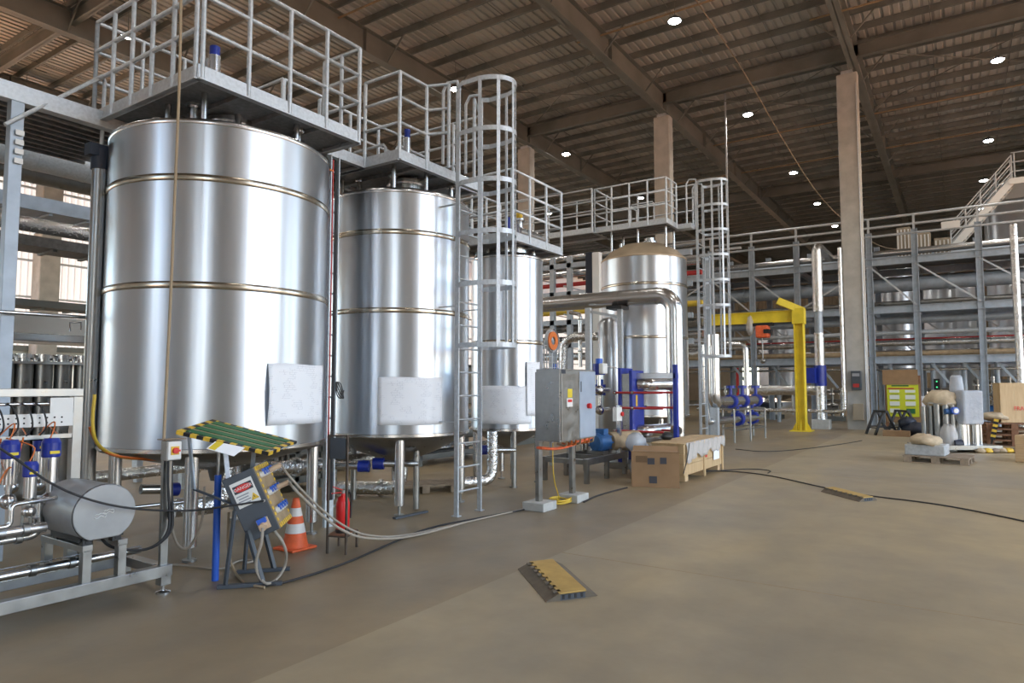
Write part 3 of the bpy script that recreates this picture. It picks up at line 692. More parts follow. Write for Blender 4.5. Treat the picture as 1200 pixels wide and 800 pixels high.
pipe('thin stainless pipe with yellow tape at the pump inlet', [(1.2, 5.35, .66), (1.95, 5.35, .66), (1.95, 5.35, .80), (2.25, 5.42, .80)], .016, group=g, clamps=((.7, 0),))
pipe('low stainless pipe between the two skid beams', [(.4, 5.50, .30), (2.9, 5.50, .30)], .03, group=g, clamps=((.8, 0), (.7, 0)))
for k in range(4):
    pts = [(1.55+k*.12, 5.60, .78), (1.6+k*.13, 5.55, .9+.05*k), (1.75+k*.1, 5.6, 1.0), (1.72+k*.14, 5.72, tz)]
    tag(MB().path(pts, .006, 6, sub=3).build('air_hose', 'orange_cable', at=pts[0]), 'thin orange air hose looping up to the skid cable tray', 'hose', 'orange air hoses on the skid')
for k in range(4):
    x = 1.95+k*.09; pts = [(x, SKY1-.045, 1.47), (x+.03, SKY1-.1, 1.44), (x+.06, SKY1-.12, 1.3), (x+.03, SKY1-.07, tz+.01)]
    tag(MB().path(pts, .006, 6, sub=3).build('black_cable', 'rubber', at=pts[0]), 'thin black cable drooping over the white perforated panel', 'cable', 'black cables on the perforated panel')
# wire mesh tray between the beams
t = thing('wire_tray', 'wire mesh cable tray lying between the skid beams', 'cable tray', (2.0, 5.6, .215))
for y in (5.60, 5.66, 5.72): tube((.4, y, .24), (2.6, y, .24), .004, 5).build('wire', 'steel', t)
for k in range(18): MB().path([(1.3+k*.075, 5.60, .30), (1.3+k*.075, 5.60, .236), (1.3+k*.075, 5.72, .236), (1.3+k*.075, 5.72, .30)], .003, 5).build('wire', 'steel', t)
for y in (5.60, 5.72): tube((.4, y, .30), (2.6, y, .30), .004, 5).build('wire', 'steel', t)

# ================================================================== canopy + distribution board
u = Vector((.737, -.676, 0)); w = Vector((.78, .62, 0)).normalized(); Z3 = Vector((0, 0, 1))
f1a, f1b, f2a, f2b = Vector((3.22, 4.94, 0)), Vector((3.58, 4.61, 0)), Vector((3.57, 5.2, 0)), Vector((3.89, 4.91, 0))
db = thing('distribution_board', 'grey power distribution box with danger sign leaning on a sled stand', 'power box', (3.45, 4.95, 0))
for a, b in ((f1a, f1b), (f2a, f2b)):
    MB().bar(a+Z3*.016, b+Z3*.016, .045, .03, (0, 0, 1)).build('sled_foot', 'dark_paint', db, .003)
tl = R_(24); h = (Z3*math.cos(tl)-u*math.sin(tl)); nn = (u*math.cos(tl)+Z3*math.sin(tl))
w2 = (f2a-f1a)*.5+(f2b-f1b)*.5; ww = w2.length; wd = w2.normalized()
c0 = f1a.lerp(f1b, .47)+Z3*.345          # low rear corner of the box on the near side
for s_ in (0, 1):
    base = (f1a.lerp(f1b, .70) if s_ == 0 else f2a.lerp(f2b, .70))
    top = c0+wd*ww*s_+nn*.03
    MB().bar(base+Z3*.02, top+h*.1, .035, .03).build('stand_leg', 'dark_paint', db)
    MB().bar((f1a if s_ == 0 else f2a)+u*.06+Z3*.03, c0+wd*ww*s_+h*.28, .03, .02).build('rear_strut', 'dark_paint', db)
D_, H_ = .255, .545
bxo = MB().obox(c0+nn*D_/2+h*H_/2+wd*ww/2, nn*D_/2, wd*ww/2, h*H_/2).build('box', 'dark_paint', db, .008)
# socket face (points right and up) with hazard border
fc = c0+nn*(D_+.004)+h*H_/2+wd*ww/2
MB().obox(fc, nn*.004, wd*(ww/2-.005), h*(H_/2-.005)).build('socket_plate', 'tan_dirty', db)
for k in range(11):
    for sgn in (-1, 1):
        q = fc+nn*.006+wd*sgn*(ww/2-.022)+h*(H_*((k+.5)/11-.5))
        MB().obox(q, nn*.002, wd*.018, h*.0125).build('hazard_stripe', 'hazard_yellow', db)
for k in range(8):
    for sgn in (-1, 1):
        q = fc+nn*.006+h*sgn*(H_/2-.022)+wd*(ww*((k+.5)/8-.5))
        MB().obox(q, nn*.002, wd*.014, h*.018).build('hazard_stripe', 'hazard_yellow', db)
SOCK = []
for i, hh in enumerate((.19, .03, -.13)):
    for j, dw in enumerate((-.12, -.04, .04, .12)):
        q = fc+h*hh+wd*dw; SOCK.append(q)
        sk2 = MB().tube(q, q+nn*.035, .028, 14).build('socket', 'white_plastic', db)
        MB().obox(q+nn*.036+h*.012, nn*.006, wd*.024, h*.024).build('flap', 'blue_bright', sk2)
# danger sign on the near side
sc = c0-wd*.004+nn*D_*.5+h*H_*.70
sg = MB().obox(sc, nn*.088, wd*.002, h*.105).build('danger_sign', 'white_paint', db)
MB().obox(sc-wd*.003+h*.045, nn*.075, wd*.001, h*.032).build('sign_header', 'ink', sg)
m = MB(); m.prism([sc-wd*.0042+h*.045+nn*.070*math.cos(2*PI*k/24)+h*.027*math.sin(2*PI*k/24) for k in range(24)], -wd*.001); m.build('red_oval', 'red', sg)
text_obj('DANGER', .036, sc-wd*.0058+h*.045, nn, h, 'white_paint', sg)
for k in range(4): MB().obox(sc-wd*.003-nn*.025-h*(.012+.022*k), nn*(.05 if k % 2 == 0 else .04), wd*.0008, h*.005).build('sign_line', 'ink_grey', sg)
tr = sc-wd*.003+nn*.055-h*.055
MB().prism([tr+h*.032, tr-nn*.032-h*.024, tr+nn*.032-h*.024], -wd*.001).build('warning_triangle', 'hazard_yellow', sg)
MB().prism([tr+h*.014-wd*.0015, tr-nn*.006-wd*.0015, tr-h*.012-wd*.0015+nn*.004], -wd*.001).build('bolt_symbol', 'ink', sg)
# inlet plug at the foot of the near side
q = c0+nn*D_*.62+h*.09
pg = MB().obox(q, nn*.045, wd*.012, h*.045).build('inlet_socket', 'cream', db)
MB().tube(q, q-wd*.07-h*.02, .03, 14).build('plug', 'cream', pg); MB().obox(q-wd*.02+h*.03, nn*.035, wd*.02, h*.02).build('flap', 'blue_bright', pg)
q2 = c0+nn*.235+h*.26-wd*.002
MB().tube(q2, q2-wd*.02, .012, 10).build('lock', 'steel', db)
# canopy
ca = [gd(208, 505, 5.40), gd(315, 530, 5.50), gd(347, 517, 6.05), gd(250, 492, 5.95)]
cn = thing('striped_canopy', 'green-striped sheet canopy with black and yellow edge tilted over the power box', 'canopy', (3.4, 5.0, 1.1))
e1, e2 = ca[1]-ca[0], ca[3]-ca[0]; up_n = e1.cross(e2).normalized()
def cpt(s, t): return ca[0]*(1-s)*(1-t)+ca[1]*s*(1-t)+ca[2]*s*t+ca[3]*(1-s)*t
def cquad(s0, s1, t0, t1, d0, d1): 
    P = [cpt(s0, t0), cpt(s1, t0), cpt(s1, t1), cpt(s0, t1)]
    return MB().add([p+up_n*d0 for p in P]+[p+up_n*d1 for p in P], MB.BF)
cquad(0, 1, 0, 1, -.012, 0).build('sheet', 'wood_grey', cn)
for k in range(4):
    t0 = .07+k*.235; cquad(.06, .95, t0, t0+.15, .0, .006).build('green_stripe', 'green', cn)
for k in range(4): cquad(.06, .95, .07+k*.235+.165, .07+k*.235+.215, .0, .002).build('pale_stripe', 'tan_dirty', cn)
for k in range(14):
    s0 = k/14; mm = 'hazard_yellow' if k % 2 == 0 else 'black'
    cquad(s0, s0+1/14, -.015, .05, -.026, .004).build('edge_stripe', mm, cn)
    cquad(s0, s0+1/14, .96, 1.01, -.026, .004).build('edge_stripe', mm, cn)
for k in range(8):
    mm = 'hazard_yellow' if k % 2 == 0 else 'black'
    cquad(-.012, .045, k/8, k/8+.125, -.026, .0045).build('edge_stripe', mm, cn)
    cquad(.955, 1.01, k/8, k/8+.125, -.026, .0045).build('edge_stripe', mm, cn)
bt1 = c0+h*H_+nn*.04; bt2 = bt1+wd*ww
MB().bar(cpt(.08, .1), gd(227, 573, 5.45), .04, .012).build('brace', 'galv_blue', cn)
MB().bar(gd(227, 573, 5.45), bt1+wd*.02-h*.25, .03, .012).build('brace', 'dark_paint', cn)
MB().bar(cpt(.45, .15), bt1+wd*.03-h*.02, .035, .012).build('brace', 'galv', cn)
MB().bar(cpt(.72, .35), bt2-wd*.05-h*.02+nn*.1, .035, .012).build('brace', 'galv', cn)
MB().bar(cpt(.98, .05), cpt(.98, 1)+Vector((.05, 0, -.03)), .02, .012).build('edge_angle', 'galv', cn)
lb = [gd(242, 525, 5.30), gd(252, 517, 5.36), gd(287, 524, 5.40), gd(274, 534, 5.33)]
tgp = MB().add([lb[0], lb[3], lb[2], lb[1]]+[q+Vector((0, 0, -.004)) for q in (lb[0], lb[3], lb[2], lb[1])], MB.BF).build('paper_tag', 'paper', cn)
MB().add([lb[0].lerp(lb[3], .05)+Z3*.002, lb[0].lerp(lb[3], .3)+Z3*.002, lb[1].lerp(lb[2], .3)+Z3*.002, lb[1].lerp(lb[2], .05)+Z3*.002], [(0, 1, 2, 3)]).build('yellow_corner', 'yellow', tgp)
# blue pole beside the board
bp = thing('blue_pole', 'upright bright blue pole sleeve on a dark rod beside the power box', 'pole', (3.35, 5.17, 0))
tube((3.35, 5.17, 0), (3.35, 5.17, .86), .028, 14).build('sleeve', 'blue_bright', bp)
tube((3.35, 5.17, .86), (3.35, 5.17, 1.08), .014, 8).build('rod', 'steel_dull', bp)
# floor and hanging cables around the board
def cable(lab, pts, r, material, grp=None, name='cable', sub=3):
    o = MB().path(pts, r, 7, sub=sub).build(name, material, at=pts[0]); return tag(o, lab, 'cable', grp)
def fl_(px, py, z=.012): return gz(px, py, z)
pl = q-wd*.07-h*.02
cable('thick cable hanging in a loop from the plug of the power box', [pl, pl+Vector((-.02, -.02, -.12)), gd(298, 660, 5.35), gd(305, 680, 5.38), fl_(318, 686), fl_(335, 672)+Vector((0, 0, .05)), gd(336, 640, 5.45), pl+wd*.12+nn*.02], .012, 'hose_grey', 'cables of the power box')
cable('dark cable from the power box running over the floor past the ladder', [fl_(305, 686), fl_(330, 684), fl_(400, 662), fl_(450, 640), fl_(500, 618), fl_(560, 607), fl_(640, 592)], .010, 'rubber', 'long dark cables lying on the floor')
cable('brown cable hanging from the canopy to the floor behind the power box', [gd(268, 600, 5.6), gd(266, 640, 5.6), fl_(272, 665), fl_(285, 684), fl_(310, 688)], .010, 'rope', 'cables of the power box')
cable('brown cable on the floor between the skid foot and the power box', [fl_(200, 661), fl_(230, 664), fl_(262, 668), fl_(280, 655), fl_(300, 657), fl_(285, 660)], .009, 'hose_grey')
s1, s2 = SOCK[2]+nn*.05, SOCK[6]+nn*.05
for a_, b_ in ((s1, s1+nn*.09), (s2, s2+nn*.09)): tag(tube(a_-nn*.01, b_, .022, 12).build('power_plug', 'cream', at=a_), 'cream power plug pushed into the socket face of the power box', 'plug', 'cream plugs in the power box')
cable('upper pale hose sagging from the power box toward the floor', [s1+nn*.09, gd(340, 560, 5.6), gd(375, 596, 5.9), gd(405, 618, 6.1), gd(430, 628, 6.3), fl_(470, 629), fl_(540, 613), fl_(620, 595)], .010, 'hose_grey')
cable('lower pale hose sagging from the power box toward the floor', [s2+nn*.09, gd(345, 573, 5.6), gd(370, 598, 5.8), gd(400, 622, 6.0), gd(430, 632, 6.2), fl_(480, 630), fl_(545, 612)], .012, 'hose_grey')
cable('dark cable sagging from the skid across to the power box', [gy(-20, 512, 5.1), gy(20, 538, 5.08), gy(60, 568, 5.06), gy(110, 588, 5.04), gy(160, 597, 5.04), gd(220, 599, 5.3), gd(260, 594, 5.3), q2-wd*.02], .008, 'rubber')
cable('grey hose looping below the isolator switch to the tank leg', [gy(200, 535, 5.15), gy(198, 600, 5.15), gy(206, 640, 5.3), gy(222, 645, 5.5), gy(238, 610, 5.7), gy(240, 570, 5.8)], .011, 'hose_grey')
# tan rope from the platform rail down in front of the widest tank
tag(MB().path([gy(212, -10, 5.58), gy(211, 80, 5.56), gy(206, 200, 5.5), gy(200, 350, 5.42), gy(194, 470, 5.3), gy(192, 515, 5.22)], .012, 7, sub=2).build('rope', 'rope', at=gy(192, 515, 5.22)), 'tan rope hanging from the platform rail in front of the widest tank', 'rope')
# traffic cone
kc = Vector((4.43, 5.52, 0)); cn2 = thing('traffic_cone', 'orange traffic cone with two white bands', 'cone', kc)
MB().box(kc+Vector((-.15, -.15, 0)), kc+Vector((.15, .15, .025))).build('base', 'orange', cn2, .01)
def cr(z): return .125-.095*(z-.025)/.465
for z0, z1, mm, nm in ((.025, .16, 'orange', 'body'), (.16, .25, 'white_paint', 'white_band'), (.25, .32, 'orange', 'body'), (.32, .40, 'white_paint', 'white_band'), (.40, .49, 'orange', 'body')):
    MB().lathe([(cr(z0), z0), (cr(z1), z1)], kc, 28).build(nm, mm, cn2)
MB().lathe([(cr(.49), .49), (.012, .492), (.012, .40)], kc, 20).build('tip', 'orange', cn2)
# extinguisher stand and extinguisher
st = thing('extinguisher_stand', 'thin rusty rod stand with a dark sign plate holding the fire extinguisher', 'stand', (4.63, 5.02, 0))
rods = [Vector((4.47, 5.10, 0)), Vector((4.53, 4.91, 0)), Vector((4.81, 5.06, 0)), Vector((4.74, 5.24, 0))]
for k, rd in enumerate(rods): MB().box(rd+Vector((-.009, -.009, 0)), rd+Vector((.009, .009, 1.13 if k < 2 else .17))).build('rod', 'dark_rust', st)
for a, b in ((0, 1), (1, 2), (2, 3), (3, 0)): MB().bar(rods[a]+Z3*.165, rods[b]+Z3*.165, .014).build('shelf_bar', 'dark_rust', st)
MB().bar(rods[0]+Z3*1.12, rods[1]+Z3*1.12, .014).build('top_bar', 'dark_rust', st)
cc = (rods[0]+rods[1])/2; MB().obox(cc+Z3*1.0, (rods[1]-rods[0])*.42, Vector((.008, .002, 0)), Z3*.1).build('sign_plate', 'dark_paint', st)
MB().obox((rods[0]+rods[1]+rods[2]+rods[3])/4+Z3*.172, (rods[2]-rods[1])*.5, (rods[1]-rods[0])*.5, Z3*.004).build('shelf_plate', 'wood_red', st)
ex = (rods[0]+rods[1]+rods[2]+rods[3])/4; fe = thing('fire_extinguisher', 'red fire extinguisher standing on the rusty rod stand', 'fire extinguisher', ex+Z3*.176)
MB().slathe([(.055, .176), (.066, .19), (.066, .46), (.05, .51), (.022, .525), (.02, .55)], (ex.x, ex.y, 0), 24).build('cylinder', 'red', fe)
MB().lathe([(.068, .176), (.07, .185), (.07, .205), (.066, .21)], (ex.x, ex.y, 0), 24).build('base_ring', 'black', fe)
MB().tube(ex+Z3*.54, ex+Z3*.58, .02, 12).build('valve', 'steel_dull', fe)
MB().bar(ex+Z3*.585-Vector((.02, .01, 0)), ex+Vector((-.09, .05, .62)), .02, .008).bar(ex+Z3*.56, ex+Vector((-.1, .055, .555)), .02, .008).build('handle', 'red', fe)
MB().path([ex+Z3*.56, ex+Vector((.06, -.03, .57)), ex+Vector((.09, -.02, .5)), ex+Vector((.078, -.02, .3))], .01, 7, sub=2).build('hose', 'black', fe)

# pipework under and behind the tanks
g2 = 'foil-insulated pipes under the tanks'
p0, p1 = gd(300, 551, 7.6), gd(385, 543, 8.8); pipe('foil-wrapped pipe passing behind the right leg of the widest tank', [p0, p1, p1+Vector((.9, .1, 0))], .085, 'foil', 'insulated_pipe', 'pipe', g2, clamps=((.5, 0),))
p0, p1 = gz(392, 571, .12), gz(470, 572, .12); pipe('foil-wrapped pipe lying on the floor behind the neighbour tank leg', [p0, p1, p1+Z3*.6], .095, 'foil', 'insulated_pipe', 'pipe', g2, clamps=((.3, 0), (.7, 0)))
p0 = gz(538, 566, .14); p1 = gz(577, 562, .14); pipe('foil-wrapped elbow pipe under the slim tank', [p0, p1, p1+Z3*.75, ], .085, 'foil', 'insulated_pipe', 'pipe', g2)
p0, p1 = gd(150, 555, 7.9), gd(250, 543, 8.6); pipe('foil-wrapped pipe behind the first leg of the widest tank', [p0-Vector((.6, 0, 0)), p0, p1], .07, 'foil', 'insulated_pipe', 'pipe', g2, clamps=((.4, 1), (.8, 1)))
p0, p1 = gz(205, 595, .3), gz(262, 590, .3); pipe('crumpled foil-wrapped pipe between the skid and the blue pole', [p0, p1, p1+Z3*.4], .10, 'foil', 'insulated_pipe', 'pipe', g2)
p0, p1 = gd(165, 573, 7.4), gd(195, 573, 7.6); pipe('polished pipe with a blue end behind the isolator post', [p0, p1], .055, 'clad', 'steel_pipe', 'pipe')
tag(tube(p1, p1+(p1-p0).normalized()*.13, .075, 18).build('blue_actuator', 'blue', at=p1), 'round blue actuator on the pipe behind the isolator post', 'valve', 'round blue actuators on pipes')
p0, p1 = gd(120, 598, 6.3), gd(270, 582, 7.6); pipe('long thin polished pipe running under the widest tank', [p0, p1], .018, 'steel', 'steel_pipe', 'pipe')
for px, py, d, dx, lab in ((420, 546, 8.6, 1, 'round blue actuator left of the neighbour tank leg'), (450, 543, 8.7, -1, 'round blue actuator right beside the neighbour tank leg'), (450, 517, 9.4, 1, 'blue actuator high under the neighbour tank cone'), (571, 527, 10.6, -1, 'blue actuator under the slim tank')):
    q = gd(px, py, d); t = thing('pipe_valve', lab, 'valve', q, 'round blue actuators on pipes')
    MB().tube(q-Vector((.1, -.06, 0))*.0, q+RT*dx*.14, .075, 18).build('actuator', 'blue', t)
    MB().tube(q, q-RT*dx*.45, .045, 14).build('stub', 'steel', t); MB().tube(q-RT*dx*.42+Z3*.3, q-RT*dx*.42-Z3*(q.z-.02), .04, 14).build('riser', 'steel_dull', t)
# vertical cable ladder between the two biggest tanks
x_, y_ = 5.62, 6.05; p = gy(387, 400, y_); x_ = p.x
cl = thing('cable_ladder', 'narrow vertical cable ladder with red cable between the two large tanks', 'cable ladder', (x_, y_, 0))
for dx in (-.05, .07): MB().box((x_+dx-.006, y_-.03, .3), (x_+dx+.006, y_+.03, 4.3)).build('side_rail', 'galv', cl)
for k in range(16): MB().box((x_-.05, y_-.008, .5+k*.24), (x_+.07, y_+.008, .52+k*.24)).build('rung', 'galv', cl)
for dx, c in ((-.02, 'red_dull'), (.02, 'rubber'), (.04, 'rubber')): tube((x_+dx, y_-.02, .3), (x_+dx, y_-.02, 4.25), .009, 6).build('cable_run', c, cl)
MB().box((x_-.05, y_-.02, 0), (x_+.07, y_+.02, .3)).build('base_post', 'galv', cl)
cable('orange cable hooked around the inspection port of the widest tank', [gy(384, 215, 5.95), gy(376, 208, 5.85), gy(378, 196, 5.9), gy(390, 200, 6.0)], .01, 'orange_cable')
cl_ = [gy(398+5*math.cos(k)*(1+.2*math.sin(3*k)), 457+11*math.sin(k*1.1), 5.66) for k in range(26)]
tag(MB().path(cl_, .006, 6, sub=2).build('cable_coil', 'rubber', at=cl_[0]), 'coil of black cable hanging on the tank left of the caged ladder', 'cable')
# boards left on the floor under the tanks
t = thing('timber_pallet', 'dirty wooden pallet lying under the tank beside the caged ladder', 'pallet', gz(510, 580))
b0 = gz(490, 578); 
for k in range(4): MB().obox(b0+Vector((.12+.11*k, .12*k-.05, .11)), Vector((.38, -.30, 0)), Vector((.035, .045, 0)), Z3*.012).build('board', 'wood_grey', t)
for k in (-1, 0, 1): MB().obox(b0+Vector((.28+.34*k, .13-.27*k, .05)), Vector((.05, -.03, 0)), Vector((.2, .22, 0)), Z3*.05).build('bearer', 'wood_grey', t)
tag(MB().bar(fl_(462, 607), fl_(500, 599), .06, .02, (0, 0, 1)).build('steel_strip', 'dark_paint', at=fl_(462, 607)), 'dark steel strip lying at the foot of the tank leg', 'steel strip')

# low manifolds in the gloom behind the tanks
for k, (x0, x1, y, h_, lab) in enumerate(((6.3, 7.3, 8.5, 1.1, 'low pipe manifold on a dark frame behind the widest tank'), (7.6, 9.6, 9.8, 1.0, 'low pipe manifold on a dark frame behind the second tank'), (10.2, 12.6, 9.0, 1.1, 'low pipe manifold on a dark frame behind the slim tank'))):
    t = thing('pipe_manifold', lab, 'manifold', ((x0+x1)/2, y, 0), 'low pipe manifolds behind the tanks')
    for x in (x0, (x0+x1)/2, x1):
        for yy in (y, y+.7): MB().box((x-.04, yy-.04, 0), (x+.04, yy+.04, h_)).build('post', 'roof_steel', t)
    for z in (.18, h_*.55, h_-.05): MB().box((x0, y-.04, z-.04), (x1, y+.04, z+.04)).build('rail', 'roof_steel', t)
    MB().box((x0, y+.05, .1), (x1, y+.7, .14)).build('tray', 'grating', t); MB().box((x0, y+.6, .14), (x1, y+.66, h_)).build('back_plate', 'grating', t)
    for j in range(4): MB().tube((x0-.2, y+.15+.12*j, .3+.2*j), (x1+.2, y+.15+.12*j, .3+.2*j), .05+.012*(j % 2), 12).build('pipe_run', ('foil', 'steel_dull', 'clad', 'steel_dull')[j], t)
    for j in range(5):
        xx = x0+.3+j*(x1-x0-.6)/4; v = MB().tube((xx, y+.2, .35), (xx, y+.2, h_+.12), .035, 10).build('riser', 'steel_dull', t); MB().tube((xx, y+.2, h_+.1), (xx, y+.2, h_+.26), .07, 14).build('blue_head', 'blue', v)

# ================================================================== MIDDLE: cabinet, exchanger, crate
LY = 4.57
xl = gx(643, 475, 7.5)
cb = thing('control_cabinet', 'stainless control cabinet with red switch on two posts set in concrete feet', 'cabinet', (8.0, LY, 0))
for px, py in ((634, 597), (673, 587)):
    q = gz(px, py, 0)
    MB().box((q.x-.045, q.y-.0, .1), (q.x+.045, q.y+.06, 1.78)).build('post', 'steel_dull', cb, .004)
    MB().box((q.x-.17, q.y-.14, 0), (q.x+.17, q.y+.18, .11)).build('concrete_foot', 'concrete_foot', cb, .01)
near = gx(656, 475, 7.44); far = gx(629, 475, 7.44)
y0, y1 = near.y, far.y+.01
ztop, zbot = gx(656, 432, 7.44).z, gx(656, 518, 7.44).z
x1 = gy(697, 475, y0).x
MB().box((7.44, y0, zbot), (x1, y1, ztop)).build('enclosure', 'steel_dull', cb, .006)
xm = gy(678, 475, y0).x
MB().box((7.46, y0-.018, zbot+.02), (xm-.008, y0, ztop-.02)).build('door', 'steel_dull', cb, .004)
dr = MB().box((xm+.008, y0-.018, zbot+.02), (x1-.01, y0, ztop-.02)).build('door', 'film', cb, .004, label='door covered in pale blue protective film')
MB().tube(((xm+x1)/2, y0-.018, 1.33), ((xm+x1)/2, y0-.06, 1.33), .035, 14).bar(((xm+x1)/2-.02, y0-.05, 1.36), ((xm+x1)/2+.03, y0-.05, 1.30), .02, .02).build('main_switch', 'red', dr)
MB().box((xm+.03, y0-.022, 1.52), (xm+.05, y0-.018, 1.66)).build('handle', 'black', dr)
e = gy(668, 461, y0-.02); MB().box((e.x-.06, y0-.021, e.z-.05), (e.x+.06, y0-.018, e.z+.06)).build('warning_label', 'yellow', cb)
e = gy(668, 471, y0-.02); w_ = MB().box((e.x-.08, y0-.021, e.z-.06), (e.x+.07, y0-.018, e.z+.05)).build('danger_label', 'white_paint', cb); MB().box((e.x-.06, y0-.023, e.z+.0), (e.x+.05, y0-.021, e.z+.035)).build('header_stripe', 'red', w_)
MB().box((7.46, y0-.02, ztop-.06), (7.56, y0-.017, ztop-.01)).build('maker_badge', 'navy', cb)
MB().path([(7.5, LY+.0, .80), (8.0, LY-.02, .74), (8.75, LY-.1, .86)], .035, 8, sub=2, flat=(.05, .02)).build('cable_tray', 'orange', cb)
for k in range(7):
    x = 7.9+k*.13; MB().path([(x, y0+.15, zbot), (x+.02, y0+.18, zbot-.1), (x+.04, LY-.02, .82)], .014, 6, sub=1).build('cable_drop', 'orange_cable' if k % 3 else 'rope', cb)
q = gz(655, 590); tag(MB().path([Vector((7.85, LY, .84)), gd(648, 560, 8.9), q+Vector((0, 0, .1)), q+Vector((0, 0, .03))], .008, 6, sub=2).build('yellow_rope', 'yellow_cable', at=q), 'yellow rope hanging down from the cabinet cable tray', 'rope')
pts = [q+Vector((.30*math.cos(k*.9)*(.4+.06*(k % 9)), .22*math.sin(k*.9)*(.4+.06*(k % 7)), .02+.009*(k % 8))) for k in range(40)]
tag(MB().path(pts, .011, 6, sub=2).build('rope_heap', 'yellow_cable', at=q), 'heap of yellow rope on the floor between the cabinet feet', 'rope')

# plate heat exchanger (stands along Y)
EX = 12.45
exo = thing('plate_heat_exchanger', 'blue plate heat exchanger with red tie bars behind the wooden crate', 'heat exchanger', (EX, 5.1, 0))
e0 = gx(724, 470, 12.2).y; zt, zb_ = gx(724, 431, 12.2).z, gx(730, 508, 12.2).z-.35
MB().box((12.2, e0-.07, .3), (12.78, e0, zt)).build('frame_plate', 'blue', exo, .01)
MB().box((12.24, e0-.24, .45), (12.74, e0-.07, zt-.12)).build('plate_pack', 'steel_dull', exo)
for k in range(9): MB().box((12.235, e0-.235+k*.019, .45), (12.745, e0-.228+k*.019, zt-.12)).build('plate', 'steel', exo)
MB().box((12.2, e0-.31, .3), (12.78, e0-.24, zt-.05)).build('pressure_plate', 'blue', exo, .01)
ye = gx(792, 470, 12.45).y
MB().box((12.40, ye-.04, .02), (12.50, ye+.04, gx(792, 427, 12.45).z)).build('support_column', 'blue', exo, .006)
MB().box((12.40, ye-.02, zt-.22), (12.58, e0, zt-.10)).build('carrying_bar', 'steel', exo, .01)
MB().box((12.42, ye-.02, .50), (12.56, e0, .60)).build('guide_bar', 'steel', exo, .01)
for px, py in ((0, 460), (0, 478), (0, 505)):
    zz = gx(740, py, 12.17).z
    for x in (12.17, 12.81):
        tb = tube((x, e0+.08, zz), (x, ye+.15, zz), .022, 10).build('tie_bar', 'red_dull', exo)
        MB().tube((x, e0-.35, zz), (x, e0-.31, zz), .04, 6).build('nut', 'steel', tb); MB().tube((x, e0+.02, zz), (x, e0+.06, zz), .04, 6).build('nut', 'steel', tb)
MB().box((12.36, e0-.314, 1.2), (12.44, e0-.31, 1.42)).build('name_plate', 'hazard_yellow', exo)
MB().box((12.05, ye-.06, .0), (12.95, e0+.2, .12)).build('base_frame', 'steel_dull', exo)
MB().box((12.18, e0-.1, .12), (12.3, e0, .31)).box((12.68, e0-.1, .12), (12.8, e0, .31)).build('plate_foot', 'blue', exo)
# big insulated bent pipe with two branches into the exchanger
vx = 13.35; vy = gx(791, 420, vx).y; hz = gx(700, 352, vx).z
bpz = thing('insulated_pipe', 'large steel-clad bent pipe rising beside the heat exchanger and running over to the left', 'pipe', (vx, vy, .4))
rr = .178
P = [Vector((vx, vy, .45))]+[Vector((vx, vy+.34-.34*math.cos(R_(a)), hz-.34+.34*math.sin(R_(a)))) for a in range(0, 91, 10)]+[Vector((vx, 9.6, hz))]
MB().path(P, rr, 28).build('run', 'clad', bpz)
for y in (vy+.36, vy+1.2, vy+2.6, vy+4): MB().tube((vx, y, hz), (vx, y+.03, hz), rr+.006, 28).build('joint_band', 'clad', bpz)
for z in (1.1, 2.3, hz-.36): MB().tube((vx, vy, z), (vx, vy, z+.03), rr+.006, 28).build('joint_band', 'clad', bpz)
for z in (zt-.32, .72):
    MB().path([(vx, vy+.05, z), (vx-.3, vy+.15, z), (12.55, e0-.5, z), (12.5, e0-.3, z)], .12, 18, sub=2).build('branch', 'clad', bpz)
gp = gx(691, 400, 13.2)
gt = thing('pipe_support', 'steel post and arm holding up the large bent pipe', 'support', (13.2, gp.y, 0))
MB().box((13.1, gp.y-.06, 0), (13.2, gp.y+.06, hz-.18)).build('post', 'galv', gt)
MB().bar((13.15, gp.y, hz-.25), (13.15, gp.y-.75, hz-.42), .05, .06).build('arm', 'galv', gt)
MB().box((13.0, gp.y-.85, hz-.25), (13.4, gp.y-.5, hz-.18)).build('cradle', 'black', gt)
MB().box((13.12, gp.y-.8, 0), (13.2, gp.y-.7, hz-.25)).build('post', 'galv', gt)
# pump skid with blue motor in front of the exchanger
ps = thing('pump_skid', 'low steel pump skid with blue motor behind the control cabinet', 'skid', (11.0, 5.4, 0))
for y in (5.15, 5.95): MB().box((9.9, y-.04, .30), (11.5, y+.04, .40)).build('beam', 'steel_dull', ps)
for x in (9.95, 10.7, 11.45):
    MB().box((x-.04, 5.15, .31), (x+.04, 5.95, .39)).build('cross_beam', 'steel_dull', ps)
    for y in (5.15, 5.95): MB().box((x-.035, y-.035, 0), (x+.035, y+.035, .31)).build('leg', 'steel_dull', ps)
q = gy(704, 520, 5.35)
mo = MB().lathe([(0, -.16), (.13, -.15), (.165, -.12), (.165, .12), (.13, .16), (0, .17)], (q.x, 5.35, .60), 24, axis=(1, -.3, 0)).build('motor', 'blue_motor', ps)
MB().box((q.x-.08, 5.25, .74), (q.x+.1, 5.45, .84)).build('terminal_box', 'blue_motor', mo)
for k in range(9):
    a = R_(20+k*40); MB().obox((q.x, 5.35+.16*math.cos(a)*.95, .60+.16*math.sin(a)), Vector((.12, -.036, 0)), Vector((.004, .012, .0)), Vector((0, 0, .012))).build('fin', 'blue_motor', mo)
MB().tube((q.x+.2, 5.3, .60), (q.x+.95, 5.08, .60), .17, 22).build('pump_casing', 'tan_dirty', ps)
MB().box((q.x-.2, 5.2, .40), (q.x+.9, 5.5, .46)).build('bed_plate', 'steel_dull', ps)
